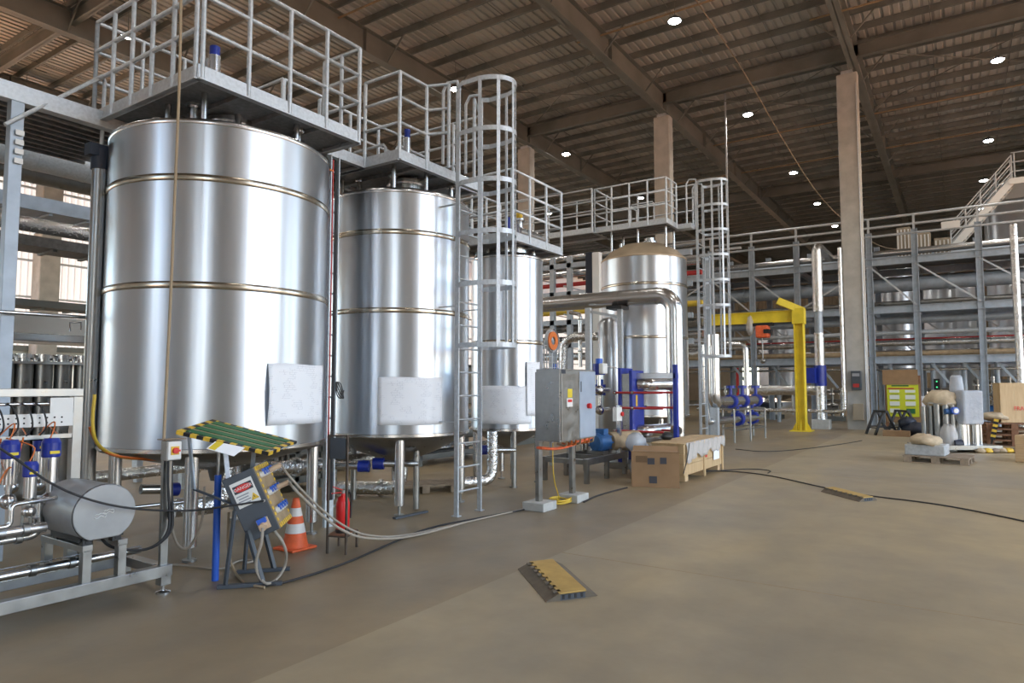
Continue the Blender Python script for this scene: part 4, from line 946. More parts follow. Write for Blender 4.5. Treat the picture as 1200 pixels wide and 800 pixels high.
for dx, dy, hgt in ((-.25, .5, 1.5), (.0, .55, 1.7), (.25, .5, 1.35), (.5, .55, 1.6)):
    pi = MB().tube((q.x+dx, 5.35+dy, .4), (q.x+dx, 5.35+dy, hgt), .045, 14).build('riser', 'steel', ps)
    for z in (.9, 1.2): tube((q.x+dx, 5.35+dy, z), (q.x+dx, 5.35+dy, z+.03), .075, 14).build('flange', 'steel', pi)
MB().tube((q.x-.3, 5.88, 1.25), (q.x+.7, 5.88, 1.25), .04, 12).build('header', 'steel', ps)
MB().box((11.2, 5.12, .4), (11.27, 5.19, 1.25)).build('switch_post', 'steel', ps)
b = gy(722, 485, 5.1); sw = MB().box((b.x-.1, 5.04, b.z-.12), (b.x+.12, 5.12, b.z+.12)).build('switch_box', 'white_plastic', ps); MB().tube((b.x+.08, 5.03, b.z), (b.x+.08, 5.0, b.z), .04, 10).build('red_knob', 'red', sw)
# blue valve clusters above the cabinet
for px, py, yy, lab in ((702, 432, 5.9, 'blue positioner valve with white display above the blue motor'), (703, 456, 6.1, 'dark blue valve under the display valve'), (650, 437, 7.2, 'blue valve just above the cabinet roof')):
    q2_ = gy(px, py, yy); t = thing('control_valve', lab, 'valve', q2_, 'blue control valves behind the cabinet')
    MB().tube(q2_-Z3*.12, q2_+Z3*.1, .12, 18).build('actuator', 'blue', t); MB().tube(q2_-Z3*.45, q2_-Z3*.1, .035, 12).build('stem', 'steel', t)
    MB().ball(q2_-Z3*.42, .1).build('body', 'steel', t); MB().tube(q2_+Z3*.1, q2_+Z3*.2, .07, 12).build('cap', 'blue_bright', t)
    if px == 702: MB().box(q2_+Vector((-.22, -.2, -.1)), q2_+Vector((-.02, -.1, .1))).build('display', 'white_plastic', t, .02)
    MB().tube(q2_-Z3*.42-Vector((.5, 0, 0)), q2_-Z3*.42+Vector((.4, 0, 0)), .05, 12).build('line', 'steel', t)
# grey chequer panel with an orange reel by the slim tank
q3 = gy(647, 405, 6.9); t = thing('cable_reel', 'mesh guard with an orange hose reel beside the slim tank', 'reel', q3)
MB().lathe([(.24, -.04), (.24, .04)], q3+Z3*.1, 24, axis=(0, 1, 0)).lathe([(.02, .0), (.24, .0)], q3+Z3*.1, 24, axis=(0, 1, 0)).build('rim', 'galv', t)
MB().lathe([(.08, -.03), (.19, -.035), (.19, .03), (.08, .03)], q3+Z3*.1, 24, axis=(0, 1, 0)).build('orange_hose', 'orange_cable', t)
for k in range(7): MB().box(q3+Vector((-.32+k*.1, -.01, -1.0)), q3+Vector((-.31+k*.1, .01, .1))).build('mesh_wire', 'galv', t)
for k in range(10): MB().box(q3+Vector((-.32, -.01, -1.0+k*.11)), q3+Vector((.3, .01, -.99+k*.11))).build('mesh_wire', 'galv', t)
MB().box(q3+Vector((-.03, .0, -q3.z)), q3+Vector((.03, .06, .1))).build('post', 'galv', t)
# navy and white panel posts behind
q4 = gx(691, 400, 18.0); tag(box((17.9, q4.y-.13, 0), (18.1, q4.y+.07, gx(691, 296, 18).z)).build('navy_post', 'navy', at=(18, q4.y, 0)), 'tall dark navy steel post behind the bent pipe', 'post')
q4 = gx(700, 400, 18.0); tag(box((17.9, q4.y-.12, 0), (18.1, q4.y+.1, gx(700, 296, 18).z)).build('white_post', 'white_paint', at=(18, q4.y, 0)), 'tall white post beside the navy post left of the domed tank', 'post')

# wooden crate with plastic sheet
CY0, CY1, CX0, CX1 = 3.86, 4.42, 10.95, 13.15
cr_ = thing('wooden_crate', 'long pale wooden crate with clear plastic hanging over its side', 'crate', (12, 4.2, 0))
for x in (11.15, 12.05, 12.98): MB().box((x-.08, CY0+.03, 0), (x+.08, CY1-.03, .11)).build('skid_block', 'wood', cr_)
for k, (za, zb2) in enumerate(((.11, .28), (.285, .46), (.465, .62))):
    MB().box((CX0, CY0, za), (CX1, CY0+.02, zb2)).build('side_board', 'plywood', cr_, .003)
    MB().box((CX0, CY1-.02, za), (CX1, CY1, zb2)).build('side_board', 'plywood', cr_, .003)
    MB().box((CX0, CY0+.02, za), (CX0+.02, CY1-.02, zb2)).build('end_board', 'plywood', cr_, .003)
    MB().box((CX1-.02, CY0+.02, za), (CX1, CY1-.02, zb2)).build('end_board', 'plywood', cr_, .003)
for k in range(4): MB().box((CX0-.02, CY0-.02+k*.15, .62), (CX1+.02, CY0+.12+k*.15, .642)).build('lid_board', 'plywood', cr_, .003)
for x in (12.0, 13.08): MB().box((x-.04, CY0-.018, .0), (x+.04, CY0, .62)).build('batten', 'plywood', cr_, .003)
m = MB(); n = 24; vs = []
for i in range(n+1):
    u_ = i/n; x = CX0+.05+(CX1-CX0-.02)*u_; dep = .30-.10*u_+.04*math.sin(u_*19)+.03*math.sin(u_*41)
    for j in range(6):
        v = j/5; vs.append((x+.01*math.sin(v*5+u_*20), CY0-.024-.012*math.sin(u_*50+v*4)-.015*v, .65-dep*v))
m.add(vs, [(i*6+j, i*6+j+1, (i+1)*6+j+1, (i+1)*6+j) for i in range(n) for j in range(5)], True)
po = m.build('plastic_sheet', 'wrap_clear', cr_, label='clear plastic sheet hanging over the crate side'); po.modifiers.new('thickness', 'SOLIDIFY').thickness = .002
e = gy(838, 532, CY0); MB().box((e.x-.16, CY0-.024, e.z-.09), (e.x+.18, CY0-.019, e.z+.10)).build('packing_label', 'paper', cr_)
e = gy(826, 534, CY0); MB().box((e.x-.03, CY0-.026, e.z-.02), (e.x+.06, CY0-.02, e.z+.02)).build('red_mark', 'red', cr_)
# things lying on the crate
q = gz(794, 509, .66); t = thing('pipe_elbow', 'dusty steel pipe elbow lying on the wooden crate', 'pipe fitting', q)
MB().path([q+Vector((0, 0, .08)), q+Vector((.12, .05, .1)), q+Vector((.16, .16, .09))], .07, 14, sub=2).build('elbow', 'tan_dirty', t)
MB().tube(q+Vector((-.03, -.012, .075)), q+Vector((.0, 0, .08)), .09, 14).build('flange', 'steel_dull', t)
q = gz(782, 515, .645); tag(MB().ball(q+Z3*.06, .16, .1, .07, jit=.12).build('black_bag', 'black', at=q), 'small black bag on top of the wooden crate', 'bag')
q = gy(745, 516, 4.72); t = thing('plastic_bag', 'white plastic bag slumped over the tan pump end behind the box', 'bag', Vector((q.x, q.y, 0)))
MB().ball(Vector((q.x, q.y, .62)), .22, .17, .17, jit=.09).build('bag', 'wrap', t); MB().ball(Vector((q.x+.2, q.y-.05, .40)), .2, .15, .2, jit=.1).build('bag_fold', 'wrap', t); MB().ball(Vector((q.x+.1, q.y, .19)), .2, .14, .2, jit=.08).build('bag_fold', 'wrap', t)
# cardboard box
A_, B_ = Vector((10.06, 4.41, 0)), Vector((10.31, 3.72, 0)); dv = (B_-A_); ev = Vector((-dv.y, dv.x, 0)).normalized()
if ev.x < 0: ev = -ev
kb = thing('cardboard_box', 'battered brown cardboard box leaning at the end of the wooden crate', 'box', (A_+B_)/2)
hh = .56; dp = .45
for a, b, nm in ((A_, B_, 'front_panel'), (B_, B_+ev*dp, 'side_panel'), (A_+ev*dp, B_+ev*dp, 'back_panel'), (A_, A_+ev*dp, 'side_panel')):
    MB().add([a, b, b+Z3*hh*(.97 if nm == 'side_panel' else 1), a+Z3*hh]+[q+(ev if nm != 'side_panel' else dv.normalized())*.008 for q in (a, b, b+Z3*hh*(.97 if nm == 'side_panel' else 1), a+Z3*hh)], [(0, 1, 2, 3), (4, 7, 6, 5), (0, 4, 5, 1), (1, 5, 6, 2), (2, 6, 7, 3), (3, 7, 4, 0)]).build(nm, 'cardboard', kb)
MB().obox((A_+B_)/2+ev*dp*.35+Z3*(hh-.01), dv*.49, ev*dp*.35, Z3*.004+ev*.0).build('flap', 'cardboard', kb)
MB().obox((A_+B_)/2+ev*dp*.8+Z3*(hh+.02), dv*.49, ev*dp*.2+Z3*.03, Z3*.004).build('flap', 'cardboard', kb)
fd = dv.normalized()
for s_, z, a, b2, mm in ((.22, .44, .09, .05, 'cardboard_dark'), (.42, .41, .055, .05, 'ink'), (.68, .42, .05, .05, 'ink'), (.46, .12, .06, .055, 'ink')):
    MB().obox(A_+dv*s_+Z3*z-ev*.003, fd*a, ev*.002, Z3*b2).build('printed_mark', mm, kb)
for k in range(4): MB().obox(B_+ev*(.1+.08*k)+Z3*(.42-.1*(k % 2))+fd*.003, ev*.025, fd*.002, Z3*.03).build('printed_mark', 'ink_grey', kb)
MB().obox(B_+ev*.2+Z3*.07+fd*.003, ev*.08, fd*.002, Z3*.025).build('orange_label', 'orange', kb)
# cable protector ramps
def ramp(lab, pts, gname='yellow cable protector ramps'):
    a, b, c, d = pts        # far-left, near-left, near-right, far-right on the floor
    t = thing('cable_ramp', lab, 'cable ramp', (a+c)/2, gname)
    L = (b-a); wv = (c-b); H = .055
    def pt(s, f, z): return a+L*s+wv*f+Z3*z
    def strip(f0, z0, f1, z1, nm, mm):
        MB().add([pt(0, f0, 0), pt(1, f0, 0), pt(1, f1, 0), pt(0, f1, 0), pt(0, f0, z0), pt(1, f0, z0), pt(1, f1, z1), pt(0, f1, z1)], MB.BF).build(nm, mm, t)
    strip(0, .006, .27, H, 'ramp_side', 'ramp_rubber'); strip(.76, H, 1.0, .006, 'ramp_side', 'ramp_rubber')
    strip(.27, H-.012, .76, H-.012, 'channel_body', 'dark_paint')
    MB().add([pt(0.0, .25, H-.008), pt(1.0, .25, H-.008), pt(1, .78, H-.008), pt(0, .78, H-.008), pt(0, .25, H+.004), pt(1, .25, H+.004), pt(1, .78, H+.004), pt(0, .78, H+.004)], MB.BF).build('yellow_lid', 'lid_yellow', t)
    for k in range(8): MB().obox(pt((k+.5)/8, .24, H-.002), L.normalized()*.022, wv.normalized()*.03, Z3*.006).build('hinge_lug', 'ramp_rubber', t)
    for k in range(4): MB().obox(pt(1.0, .33+k*.12, H*.45), L.normalized()*.004, wv*.022, Z3*.015).build('cable_channel', 'black', t)
    return t
ramp('yellow-lidded black cable ramp lying alone on the open floor', [gz(607, 667), gz(640, 706), gz(700, 698), gz(646, 659)])
ramp('yellow-lidded cable ramp with a black cable passing beside it', [gz(962, 576), gz(1007, 588), gz(1028, 586), gz(982, 573)])
cable('long black cable crossing the floor past the far cable ramp', [fl_(800, 553), fl_(850, 551), fl_(900, 556), fl_(960, 570), fl_(1010, 580), fl_(1100, 590), fl_(1200, 610), fl_(1300, 634)], .010, 'rubber', 'long dark cables lying on the floor')
cable('black cable end curled near the wooden crate', [fl_(845, 551), fl_(880, 549), fl_(905, 551), fl_(900, 554)], .009, 'rubber')
cable('black cable lying from the crate toward the concrete column', [fl_(862, 526), fl_(900, 530), fl_(960, 524), fl_(1000, 518), fl_(1010, 516)], .009, 'rubber')
cable('dark cable from the cabinet foot to the cardboard box', [fl_(684, 588), fl_(700, 580), fl_(735, 571)], .012, 'rubber')
cable('thin strap cable hanging over the crate edge', [gy(808, 519, CY0-.05), gy(806, 535, CY0-.05), gy(801, 555, CY0-.05)], .008, 'rubber')

# ================================================================== RIGHT: jib crane, pipe rack, stored goods
jx, jy = 25.65, 4.72
jc = thing('jib_crane', 'yellow jib crane with I-beam arm and chain hoist', 'crane', (jx, jy, 0))
jz = gx(940, 378, jx).z
MB().box((jx-.02, jy-.15, .03), (jx+.02, jy+.15, jz)).box((jx-.17, jy-.16, .03), (jx+.17, jy-.13, jz)).box((jx-.17, jy+.13, .03), (jx+.17, jy+.16, jz)).build('mast', 'yellow', jc)
MB().box((jx-.35, jy-.35, 0), (jx+.35, jy+.35, .035)).build('base_plate', 'yellow', jc)
for dx, dy in ((1, 0), (-1, 0), (0, 1), (0, -1)): MB().prism([(jx+dx*.15, jy+dy*.15, .03), (jx+dx*.33, jy+dy*.33, .03), (jx+dx*.15, jy+dy*.15, .38)], (dy*.02 or .0, dx*.02, 0)).build('gusset', 'yellow', jc)
az = gx(930, 370, jx).z
yl = gx(828, 375, jx).y
MB().box((jx-.09, jy-.2, az+.18), (jx+.09, yl, az+.21)).box((jx-.09, jy-.2, az-.21), (jx+.09, yl, az-.18)).box((jx-.012, jy-.2, az-.2), (jx+.012, yl, az+.2)).build('arm', 'yellow', jc)
MB().bar((jx, jy-.15, az+.15), (jx-.3, jy+.65, az+.55), .2, .24).build('tie_bracket', 'yellow', jc)
MB().box((jx-.2, jy-.2, az-.3), (jx+.2, jy+.2, az+.25)).build('head', 'yellow', jc)
hy = gx(893, 385, jx).y
ho = MB().box((jx-.2, hy-.25, az-.75), (jx+.2, hy+.2, az-.3)).build('hoist', 'orange', jc, .05)
MB().box((jx-.12, hy-.4, az-.32), (jx+.12, hy+.3, az-.2)).build('trolley', 'black', ho)
MB().tube((jx, hy, az-1.5), (jx, hy, az-.7), .025, 6).ball((jx, hy, az-1.6), .1).build('chain_hook', 'steel_dull', ho)
MB().box((jx-.24, hy-.28, az-.6), (jx+.24, hy-.1, az-.45)).build('motor_cap', 'black', ho)
MB().ball((jx-.02, hy+.42, az-.3), .2, .16, .34, n=9, m=7, jit=.22).build('plastic_wrap', 'wrap_clear', ho)
# pipe rack in the back: posts, beams, braces
RX = 30.2
rk = thing('pipe_rack', 'long galvanised steel pipe rack three tiers high behind the concrete column', 'pipe rack', (RX, 0, 0))
def ry(px): return gx(px, 400, RX).y
def rz(px, py): return gx(px, py, RX).z
TOP = rz(1020, 257)
posts = [ry(p) for p in (1022, 1076, 1152, 936, 883, 835, 760, 690)]+[-2.9, -5.0]
lv = [rz(1023, 308), rz(1023, 364), rz(1028, 422)]
for back in (0, 3.2):
    for i, y in enumerate(posts):
        MB().box((RX+back-.012, y-.1, 0), (RX+back+.012, y+.1, lv[0]+1.2)).box((RX+back-.1, y-.11, 0), (RX+back+.1, y-.09, lv[0]+1.2)).box((RX+back-.1, y+.09, 0), (RX+back+.1, y+.11, lv[0]+1.2)).build('post', 'galv_blue', rk)
    for z in lv:
        MB().box((RX+back-.1, -6, z+.12), (RX+back+.1, 14, z+.14)).box((RX+back-.1, -6, z-.14), (RX+back+.1, 14, z-.12)).box((RX+back-.008, -6, z-.14), (RX+back+.008, 14, z+.14)).build('beam', 'galv_blue', rk)
for y in posts:
    for z in lv: MB().box((RX, y-.06, z-.12), (RX+3.2, y+.06, z+.12)).build('cross_beam', 'galv_blue', rk)
    MB().box((RX-.04, y-.04, lv[0]+1.2), (RX+.04, y+.04, TOP)).build('rail_post', 'galv', rk)
for z in (TOP, TOP-.36, TOP-.72): tube((RX, -6, z), (RX, 14, z), .05, 8).build('guard_rail', 'galv', rk)
ps_ = sorted(posts)
for i in range(len(ps_)-1):
    y0_, y1_ = ps_[i], ps_[i+1]
    if y1_ < 3.5 or (7.2 < y1_ < 10): MB().bar((RX, y1_, lv[0]-.15), (RX, y0_, lv[1]+.15), .09, .06).build('brace', 'galv', rk)
    else: MB().bar((RX, y0_, lv[0]-.15), (RX, y1_, lv[1]+.15), .09, .06).build('brace', 'galv', rk)
    MB().bar((RX+3.2, y0_, lv[2]+.1), (RX+3.2, y1_, lv[1]-.1), .09, .06).build('brace', 'galv', rk)
MB().box((RX+.2, -6, lv[0]+.16), (RX+3.1, 14, lv[0]+.19)).build('deck', 'grating', rk)
# pipes on the rack, each a thing of its own
gk = 'pipes running along the rack'
for x, z, r, mm, lab in ((RX+.9, lv[0]-.85, .28, 'galv_blue', 'fattest blue-grey pipe running below the top tier of the rack'), (RX+.5, lv[0]+.42, .13, 'clad', 'steel-clad pipe lying on the top tier of the rack'),
        (RX+2.2, lv[0]-.5, .16, 'steel_dull', 'steel pipe behind the fattest rack pipe'), (RX+.6, lv[1]+.3, .10, 'steel_dull', 'dull pipe lying on the middle tier, front side'), (RX+1.3, lv[1]-.32, .16, 'galv_blue', 'blue-grey pipe hanging under the middle tier'),
        (RX+2.0, lv[1]+.34, .15, 'clad', 'clad pipe at the back of the middle tier'), (RX+.5, (lv[1]+lv[2])/2+.1, .09, 'galv', 'thin grey pipe between middle and lowest tier'), (RX+1.5, (lv[1]+lv[2])/2-.25, .13, 'foil', 'foil pipe between middle and lowest tier'),
        (RX+.45, lv[2]+.26, .10, 'tan_dirty', 'dusty pipe lying on the lowest tier, front side'), (RX+1.6, lv[2]+.3, .15, 'steel_dull', 'steel pipe lying on the lowest tier, back side'), (RX+1.1, lv[2]-.35, .05, 'steel', 'thin pipe below the lowest tier'),
        (RX+2.5, lv[0]+.5, .15, 'galv_blue', 'blue-grey pipe at the back of the top tier'), (RX+2.6, lv[2]+.9, .1, 'red_dull', 'red fire pipe at the back of the rack')):
    t = thing('rack_pipe', lab, 'pipe', (x, 4, z-r), gk); MB().tube((x, -6, z), (x, 14.5, z), r, 16).build('run', mm, t)
    for y in (-4, 0.2, 4.1, 8.0, 12): tube((x, y-.04, z), (x, y+.04, z), r*1.12, 16).build('flange', mm, t)
# cladding columns of clutter under and behind the rack: big tanks
def far_tank(lab, x, y, R, z0, z1):
    t = thing('storage_tank', lab, 'tank', (x, y, 0), 'far stainless tanks behind the rack')
    MB().slathe([(R, z0), (R, z1), (R*.96, z1+.1), (R*.5, z1+.35), (.02, z1+.42)], (x, y, 0), 48).build('shell', 'tank_steel', t)
    MB().slathe([(R, z0), (R*.5, z0-.4), (.1, z0-.6)], (x, y, 0), 40).build('bottom_cone', 'steel_dull', t)
    for f in (.33, .66): MB().slathe([(R, z0+(z1-z0)*f-.04), (R+.015, z0+(z1-z0)*f), (R, z0+(z1-z0)*f+.04)], (x, y, 0), 48).build('weld_band', 'steel', t)
    for a in (45, 135, 225, 315): tube((x+R*.85*math.cos(R_(a)), y+R*.85*math.sin(R_(a)), 0), (x+R*.85*math.cos(R_(a)), y+R*.85*math.sin(R_(a)), z0+.05), .1, 10).build('leg', 'steel', t)
    return t
def fyt(px, x): return gx(px, 400, x).y
far_tank('far stainless tank behind the rack just right of the concrete column', 38, fyt(1050, 38), 1.0, 1.4, 7.2)
far_tank('wider far stainless tank in the middle of the rack bays', 42, fyt(1113, 42), 1.55, 1.4, 7.0)
far_tank('tallest far stainless tank rising above the rack beside the stair', 39, fyt(1206, 39), 1.5, 1.6, 10.8)
far_tank('far stainless tank seen low through the rack near the jib crane', 40, fyt(915, 40), 1.2, 1.4, 5.0)
# stair and platform on the tall tank
sx, sy0 = 34.6, fyt(1195, 34.6)
stt = thing('access_stair', 'pale steel stair with railings climbing to the tall far tank', 'stair', (sx, sy0, 0))
a, b = gx(1115, 292, sx), gx(1186, 212, sx)
for dx in (0, .7): MB().bar(a+Vector((dx, 0, 0)), b+Vector((dx, 0, 0)), .06, .28).build('stringer', 'white_paint', stt)
for k in range(16):
    q = a.lerp(b, (k+.5)/16); MB().box(q+Vector((0, -.14, -.02)), q+Vector((.7, .14, .02))).build('tread', 'galv', stt)
for dx in (0, .7):
    for hh_ in (.4, .75, 1.1): MB().tube(a+Vector((dx, 0, hh_)), b+Vector((dx, 0, hh_)), .03, 6).build('rail', 'galv', stt)
    for k in range(5):
        q = a.lerp(b, k/4)+Vector((dx, 0, 0)); tube(q, q+Z3*1.1, .03, 6).build('rail_post', 'galv', stt)
MB().box((sx-.1, b.y-2.6, b.z-.15), (sx+2.6, b.y+.1, b.z+.1)).build('landing', 'white_paint', stt)
for k in range(5): tube((sx, b.y-.1-k*.6, b.z), (sx, b.y-.1-k*.6, b.z+1.2), .03, 6).build('rail_post', 'galv', stt)
for hh_ in (.4, .8, 1.2): tube((sx, b.y-.0, b.z+hh_), (sx, b.y-2.6, b.z+hh_), .03, 6).build('rail', 'galv', stt)
for q in (a, b-Vector((0, 1.2, 0))): MB().box((sx+.2, q.y-.08, 0), (sx+.4, q.y+.08, q.z-.1)).build('support_post', 'galv', stt)
# machinery on the upper deck
for i, (px, w_, h_) in enumerate(((1060, .5, 1.4), (1083, .5, 1.1), (1105, .55, .8))):
    q = gx(px, 300, RX+1.6); t = thing('deck_unit', ('pale upright unit', 'pale unit with green plant-like wiring', 'low pale unit')[i]+' standing on the top deck of the rack', 'equipment', (RX+1.6, q.y, lv[0]+.19))
    MB().box((RX+1.4, q.y-w_/2, lv[0]+.19), (RX+1.9, q.y+w_/2, lv[0]+.19+h_)).build('body', 'wall_beige', t, .02)
    for k in range(4): MB().box((RX+1.38, q.y-w_/2+.05+k*w_/4, lv[0]+.3), (RX+1.4, q.y-w_/2+.05+k*w_/4+.05, lv[0]+.1+h_)).build('rib', 'white_paint', t)
q = gx(1114, 263, RX-.06); tag(box((RX-.09, q.y-.3, q.z-.13), (RX-.06, q.y+.3, q.z+.13)).build('notice_plate', 'white_paint', at=q), 'small white notice plate on the rack guard rail', 'sign')
# vertical foil pipe with blue valve, and thin foil tracer pipe
fx_, fy_ = 27.5, gx(960, 400, 27.5).y
vp = thing('insulated_pipe', 'upright foil-wrapped pipe with blue valve beside the jib crane mast', 'pipe', (fx_, fy_, 0))
zt_, zm1, zm2, zv1, zv0 = [gx(960, y, fx_).z for y in (297, 365, 390, 428, 452)]
MB().tube((fx_, fy_, zm1), (fx_, fy_, zt_), .19, 18).build('upper_run', 'foil', vp); MB().tube((fx_, fy_, zm2), (fx_, fy_, zm1), .15, 16).build('bare_run', 'galv_blue', vp)
MB().tube((fx_, fy_, zv1), (fx_, fy_, zm2), .18, 18).build('lower_run', 'foil', vp); MB().tube((fx_, fy_, zv0), (fx_, fy_, zv1), .22, 18).box((fx_-.5, fy_+.1, zv0+.1), (fx_-.1, fy_+.4, zv1-.1)).build('valve', 'blue', vp)
MB().tube((fx_, fy_, .35), (fx_, fy_, zv0), .17, 16).build('lower_run', 'foil', vp); MB().path([(fx_, fy_, zt_), (fx_, fy_, zt_+.2), (fx_+.4, fy_, zt_+.35), (RX+.5, fy_, zt_+.35)], .17, 14, sub=2).build('elbow', 'foil', vp)
MB().box((fx_-.3, fy_-.3, 0), (fx_+.3, fy_+.3, .35)).build('plinth', 'concrete_foot', vp)
ty = gx(988, 400, 27.6).y
pipe('thin foil-wrapped tracer pipe bending near the floor beside the concrete column', [(27.4, ty, gx(985, 290, 27.4).z), (27.4, ty, gx(988, 482, 27.4).z), (27.4, ty+5.5, gx(988, 482, 27.4).z)], .07, 'foil', 'tracer_pipe', 'pipe')
ty2 = gx(1194, 400, 26.8).y; tag(tube((26.8, ty2, .3), (26.8, ty2, gx(1194, 262, 26.8).z), .11, 12).build('tracer_pipe', 'foil', at=(26.8, ty2, .3)), 'thick upright foil-wrapped pipe in front of the rack near the stored crates', 'pipe')
t = thing('header_pipe', 'horizontal foil-wrapped header pipe behind the jib crane mast', 'pipe', (28.3, 7, 0)); hz_ = gx(950, 457, 28.3).z
MB().tube((28.3, gx(968, 450, 28.3).y, hz_), (28.3, gx(870, 450, 28.3).y, hz_), .2, 16).build('run', 'foil', t)
for y in (5.2, 7.5, 9): MB().box((28.2, y-.06, 0), (28.4, y+.06, hz_-.2)).build('stand', 'galv_blue', t)
# bench of pipes with blue valves and the riser beside the second ladder
bq = gz(860, 518); BX = bq.x
bn = thing('valve_bench', 'steel bench frame carrying pipes and bright blue valves beside the second ladder', 'valve bench', (BX, bq.y, 0))
q0, q1, q2_ = gz(861, 519), gz(880, 517), gz(897, 513)
bh = .92
for q in (q0, q1, q2_, q0+Vector((.8, .55, 0)), q2_+Vector((.8, .55, 0))): tube(q, q+Z3*bh, .03, 8).build('leg', 'steel_dull', bn)
for a, b in ((q0, q2_), (q0+Vector((.8, .55, 0)), q2_+Vector((.8, .55, 0))), (q0, q0+Vector((.8, .55, 0))), (q2_, q2_+Vector((.8, .55, 0)))):
    for z in (bh, .35): MB().bar(a+Z3*z, b+Z3*z, .04).build('rail', 'steel_dull', bn)
d_ = (q2_-q0).normalized(); s0 = q0-d_*.9+Vector((.4, .3, 0))
MB().tube(s0+Z3*1.15, q2_+Vector((.4, .3, 1.15)), .16, 18).build('upper_pipe', 'clad', bn); MB().tube(s0+Z3*.62, q2_+Vector((.3, .2, .62)), .11, 16).build('lower_pipe', 'steel', bn)
for f, zz in ((.35, 1.15), (.62, 1.15), (.95, 1.15), (.5, .62), (.85, .62)):
    q = s0.lerp(q2_+Vector((.4, .3, 0)), f)+Z3*zz
    v_ = MB().tube(q-d_*.09, q+d_*.09, .2, 18).build('valve_body', 'blue', bn)
    MB().tube(q, q+Z3*.42, .05, 10).tube(q+Z3*.38, q+Z3*.46, .13, 14).build('valve_stem', 'blue', v_)
rq = gd(836, 400, P and (s0-Vector((0, 0, 0))).dot(Vector((FW.x, FW.y, 0)))+.0)
rs = thing('riser_pipe', 'steel-clad riser pipe bending at its foot next to the second ladder cage', 'pipe', Vector((rq.x, rq.y, 0)))
zr = gd(836, 392, (rq-Vector((0, 0, EYE))).dot(FW)).z
MB().path([Vector((rq.x, rq.y, zr)), Vector((rq.x, rq.y, 1.5)), Vector((rq.x, rq.y, 1.15)), Vector((rq.x, rq.y, 1.15))+d_*.35, s0+Z3*1.15], .17, 20, sub=1).build('run', 'clad', rs)
MB().path([Vector((rq.x-.35, rq.y+.2, zr-.3)), Vector((rq.x-.35, rq.y+.2, .62)), s0+Z3*.62], .12, 16, sub=1).build('run', 'steel', rs)
MB().box((rq.x-.1, rq.y-.1, 0), (rq.x+.1, rq.y+.1, 1.0)).build('stand', 'galv', rs)
p1 = gx(875, 455, 22.0); pipe('thin steel pipe bent like a hook behind the blue valves', [(22, p1.y, .5), (22, gx(875, 455, 22).y, gx(875, 404, 22).z), (22, gx(845, 455, 22).y, gx(845, 403, 22).z), (22, gx(845, 455, 22).y+1.5, gx(845, 403, 22).z)], .09, 'steel', 'steel_pipe', 'pipe')

# stored goods on the right
def trestle(lab, px, py, s=1):
    q = gz(px, py); t = thing('folding_trestle', lab, 'trestle', q, 'black folding trestles')
    ly = RT.copy(); lx = Vector((FW.x, FW.y, 0)).normalized()
    for e in (-.28, .28):
        for sg in (-1, 1): MB().bar(q+lx*e+ly*sg*.36, q+lx*e+ly*sg*.06+Z3*.74, .08, .06).build('leg', 'black', t)
        MB().bar(q+lx*e-ly*.22+Z3*.26, q+lx*e+ly*.22+Z3*.26, .05, .04).build('spreader', 'black', t)
    for sg in (-1, 1): MB().bar(q-lx*.28+ly*sg*.25+Z3*.22, q+lx*.28+ly*sg*.25+Z3*.22, .05, .03).build('cross_rail', 'black', t)
    MB().bar(q-lx*.38+Z3*.76, q+lx*.38+Z3*.76, .1, .07, (0, 0, 1)).build('top_beam', 'black', t)
trestle('black folding trestle standing beside the concrete column', 1033, 509)
trestle('black folding trestle standing in front of the yellow-green sign', 1058, 508)
# yellow-green notice board
NX = 27.0
n0, n1 = gx(1039, 450, NX), gx(1076, 450, NX); nz = gx(1057, 488, NX).z
nb = thing('notice_board', 'yellow-green notice poster with red line and grey pictures on a board', 'notice board', (NX, (n0.y+n1.y)/2, 0))
MB().box((NX, n1.y, nz), (NX+.03, n0.y, n0.z)).build('poster', 'sign_green', nb)
MB().box((NX+.03, n1.y-.05, nz-.2), (NX+.07, n0.y+.05, n0.z)).build('backing_board', 'cardboard', nb)
W_ = n0.y-n1.y; Hn = n0.z-nz
MB().box((NX-.004, n1.y+W_*.14, n0.z-Hn*.155), (NX, n0.y-W_*.03, n0.z-Hn*.115)).build('red_line', 'red_dull', nb)
MB().box((NX-.004, n1.y+W_*.3, n0.z-Hn*.07), (NX, n0.y-W_*.15, n0.z-Hn*.03)).build('title_line', 'green', nb)
for j, z in enumerate((.22, .40, .60, .82)):
    for i, y in enumerate((.76, .26)):
        if j == 3 and i == 1: MB().box((NX-.004, n1.y+W_*(y-.14), n0.z-Hn*(z+.08)), (NX, n1.y+W_*(y+.14), n0.z-Hn*(z-.07))).build('picture', 'green', nb)
        else: MB().box((NX-.004, n1.y+W_*(y-.16), n0.z-Hn*(z+(.04 if j == 0 else .065))), (NX, n1.y+W_*(y+.16), n0.z-Hn*(z-(.04 if j == 0 else .065)))).build('picture', 'sign_print', nb)
        for k in range(2): MB().box((NX-.003, n1.y+W_*(y-.13), n0.z-Hn*(z+.075+.018*k)), (NX, n1.y+W_*(y+.13), n0.z-Hn*(z+.083+.018*k))).build('caption_line', 'green', nb)
for y in (n0.y+.02, n1.y-.02): MB().box((NX+.07, y-.05, 0), (NX+.14, y+.05, n0.z+.3)).build('stand_post', 'wood_red', nb)
MB().box((NX-.02, n1.y-.0, n0.z-.02), (NX+.02, n0.y+.12, gx(1057, 433, NX).z)).build('cardboard_top', 'cardboard', nb, label='brown cardboard sheet above the poster')
MB().box((NX+.16, n1.y-.45, .25), (NX+.22, n1.y-.05, 1.25)).build('side_sheet', 'paper', nb)
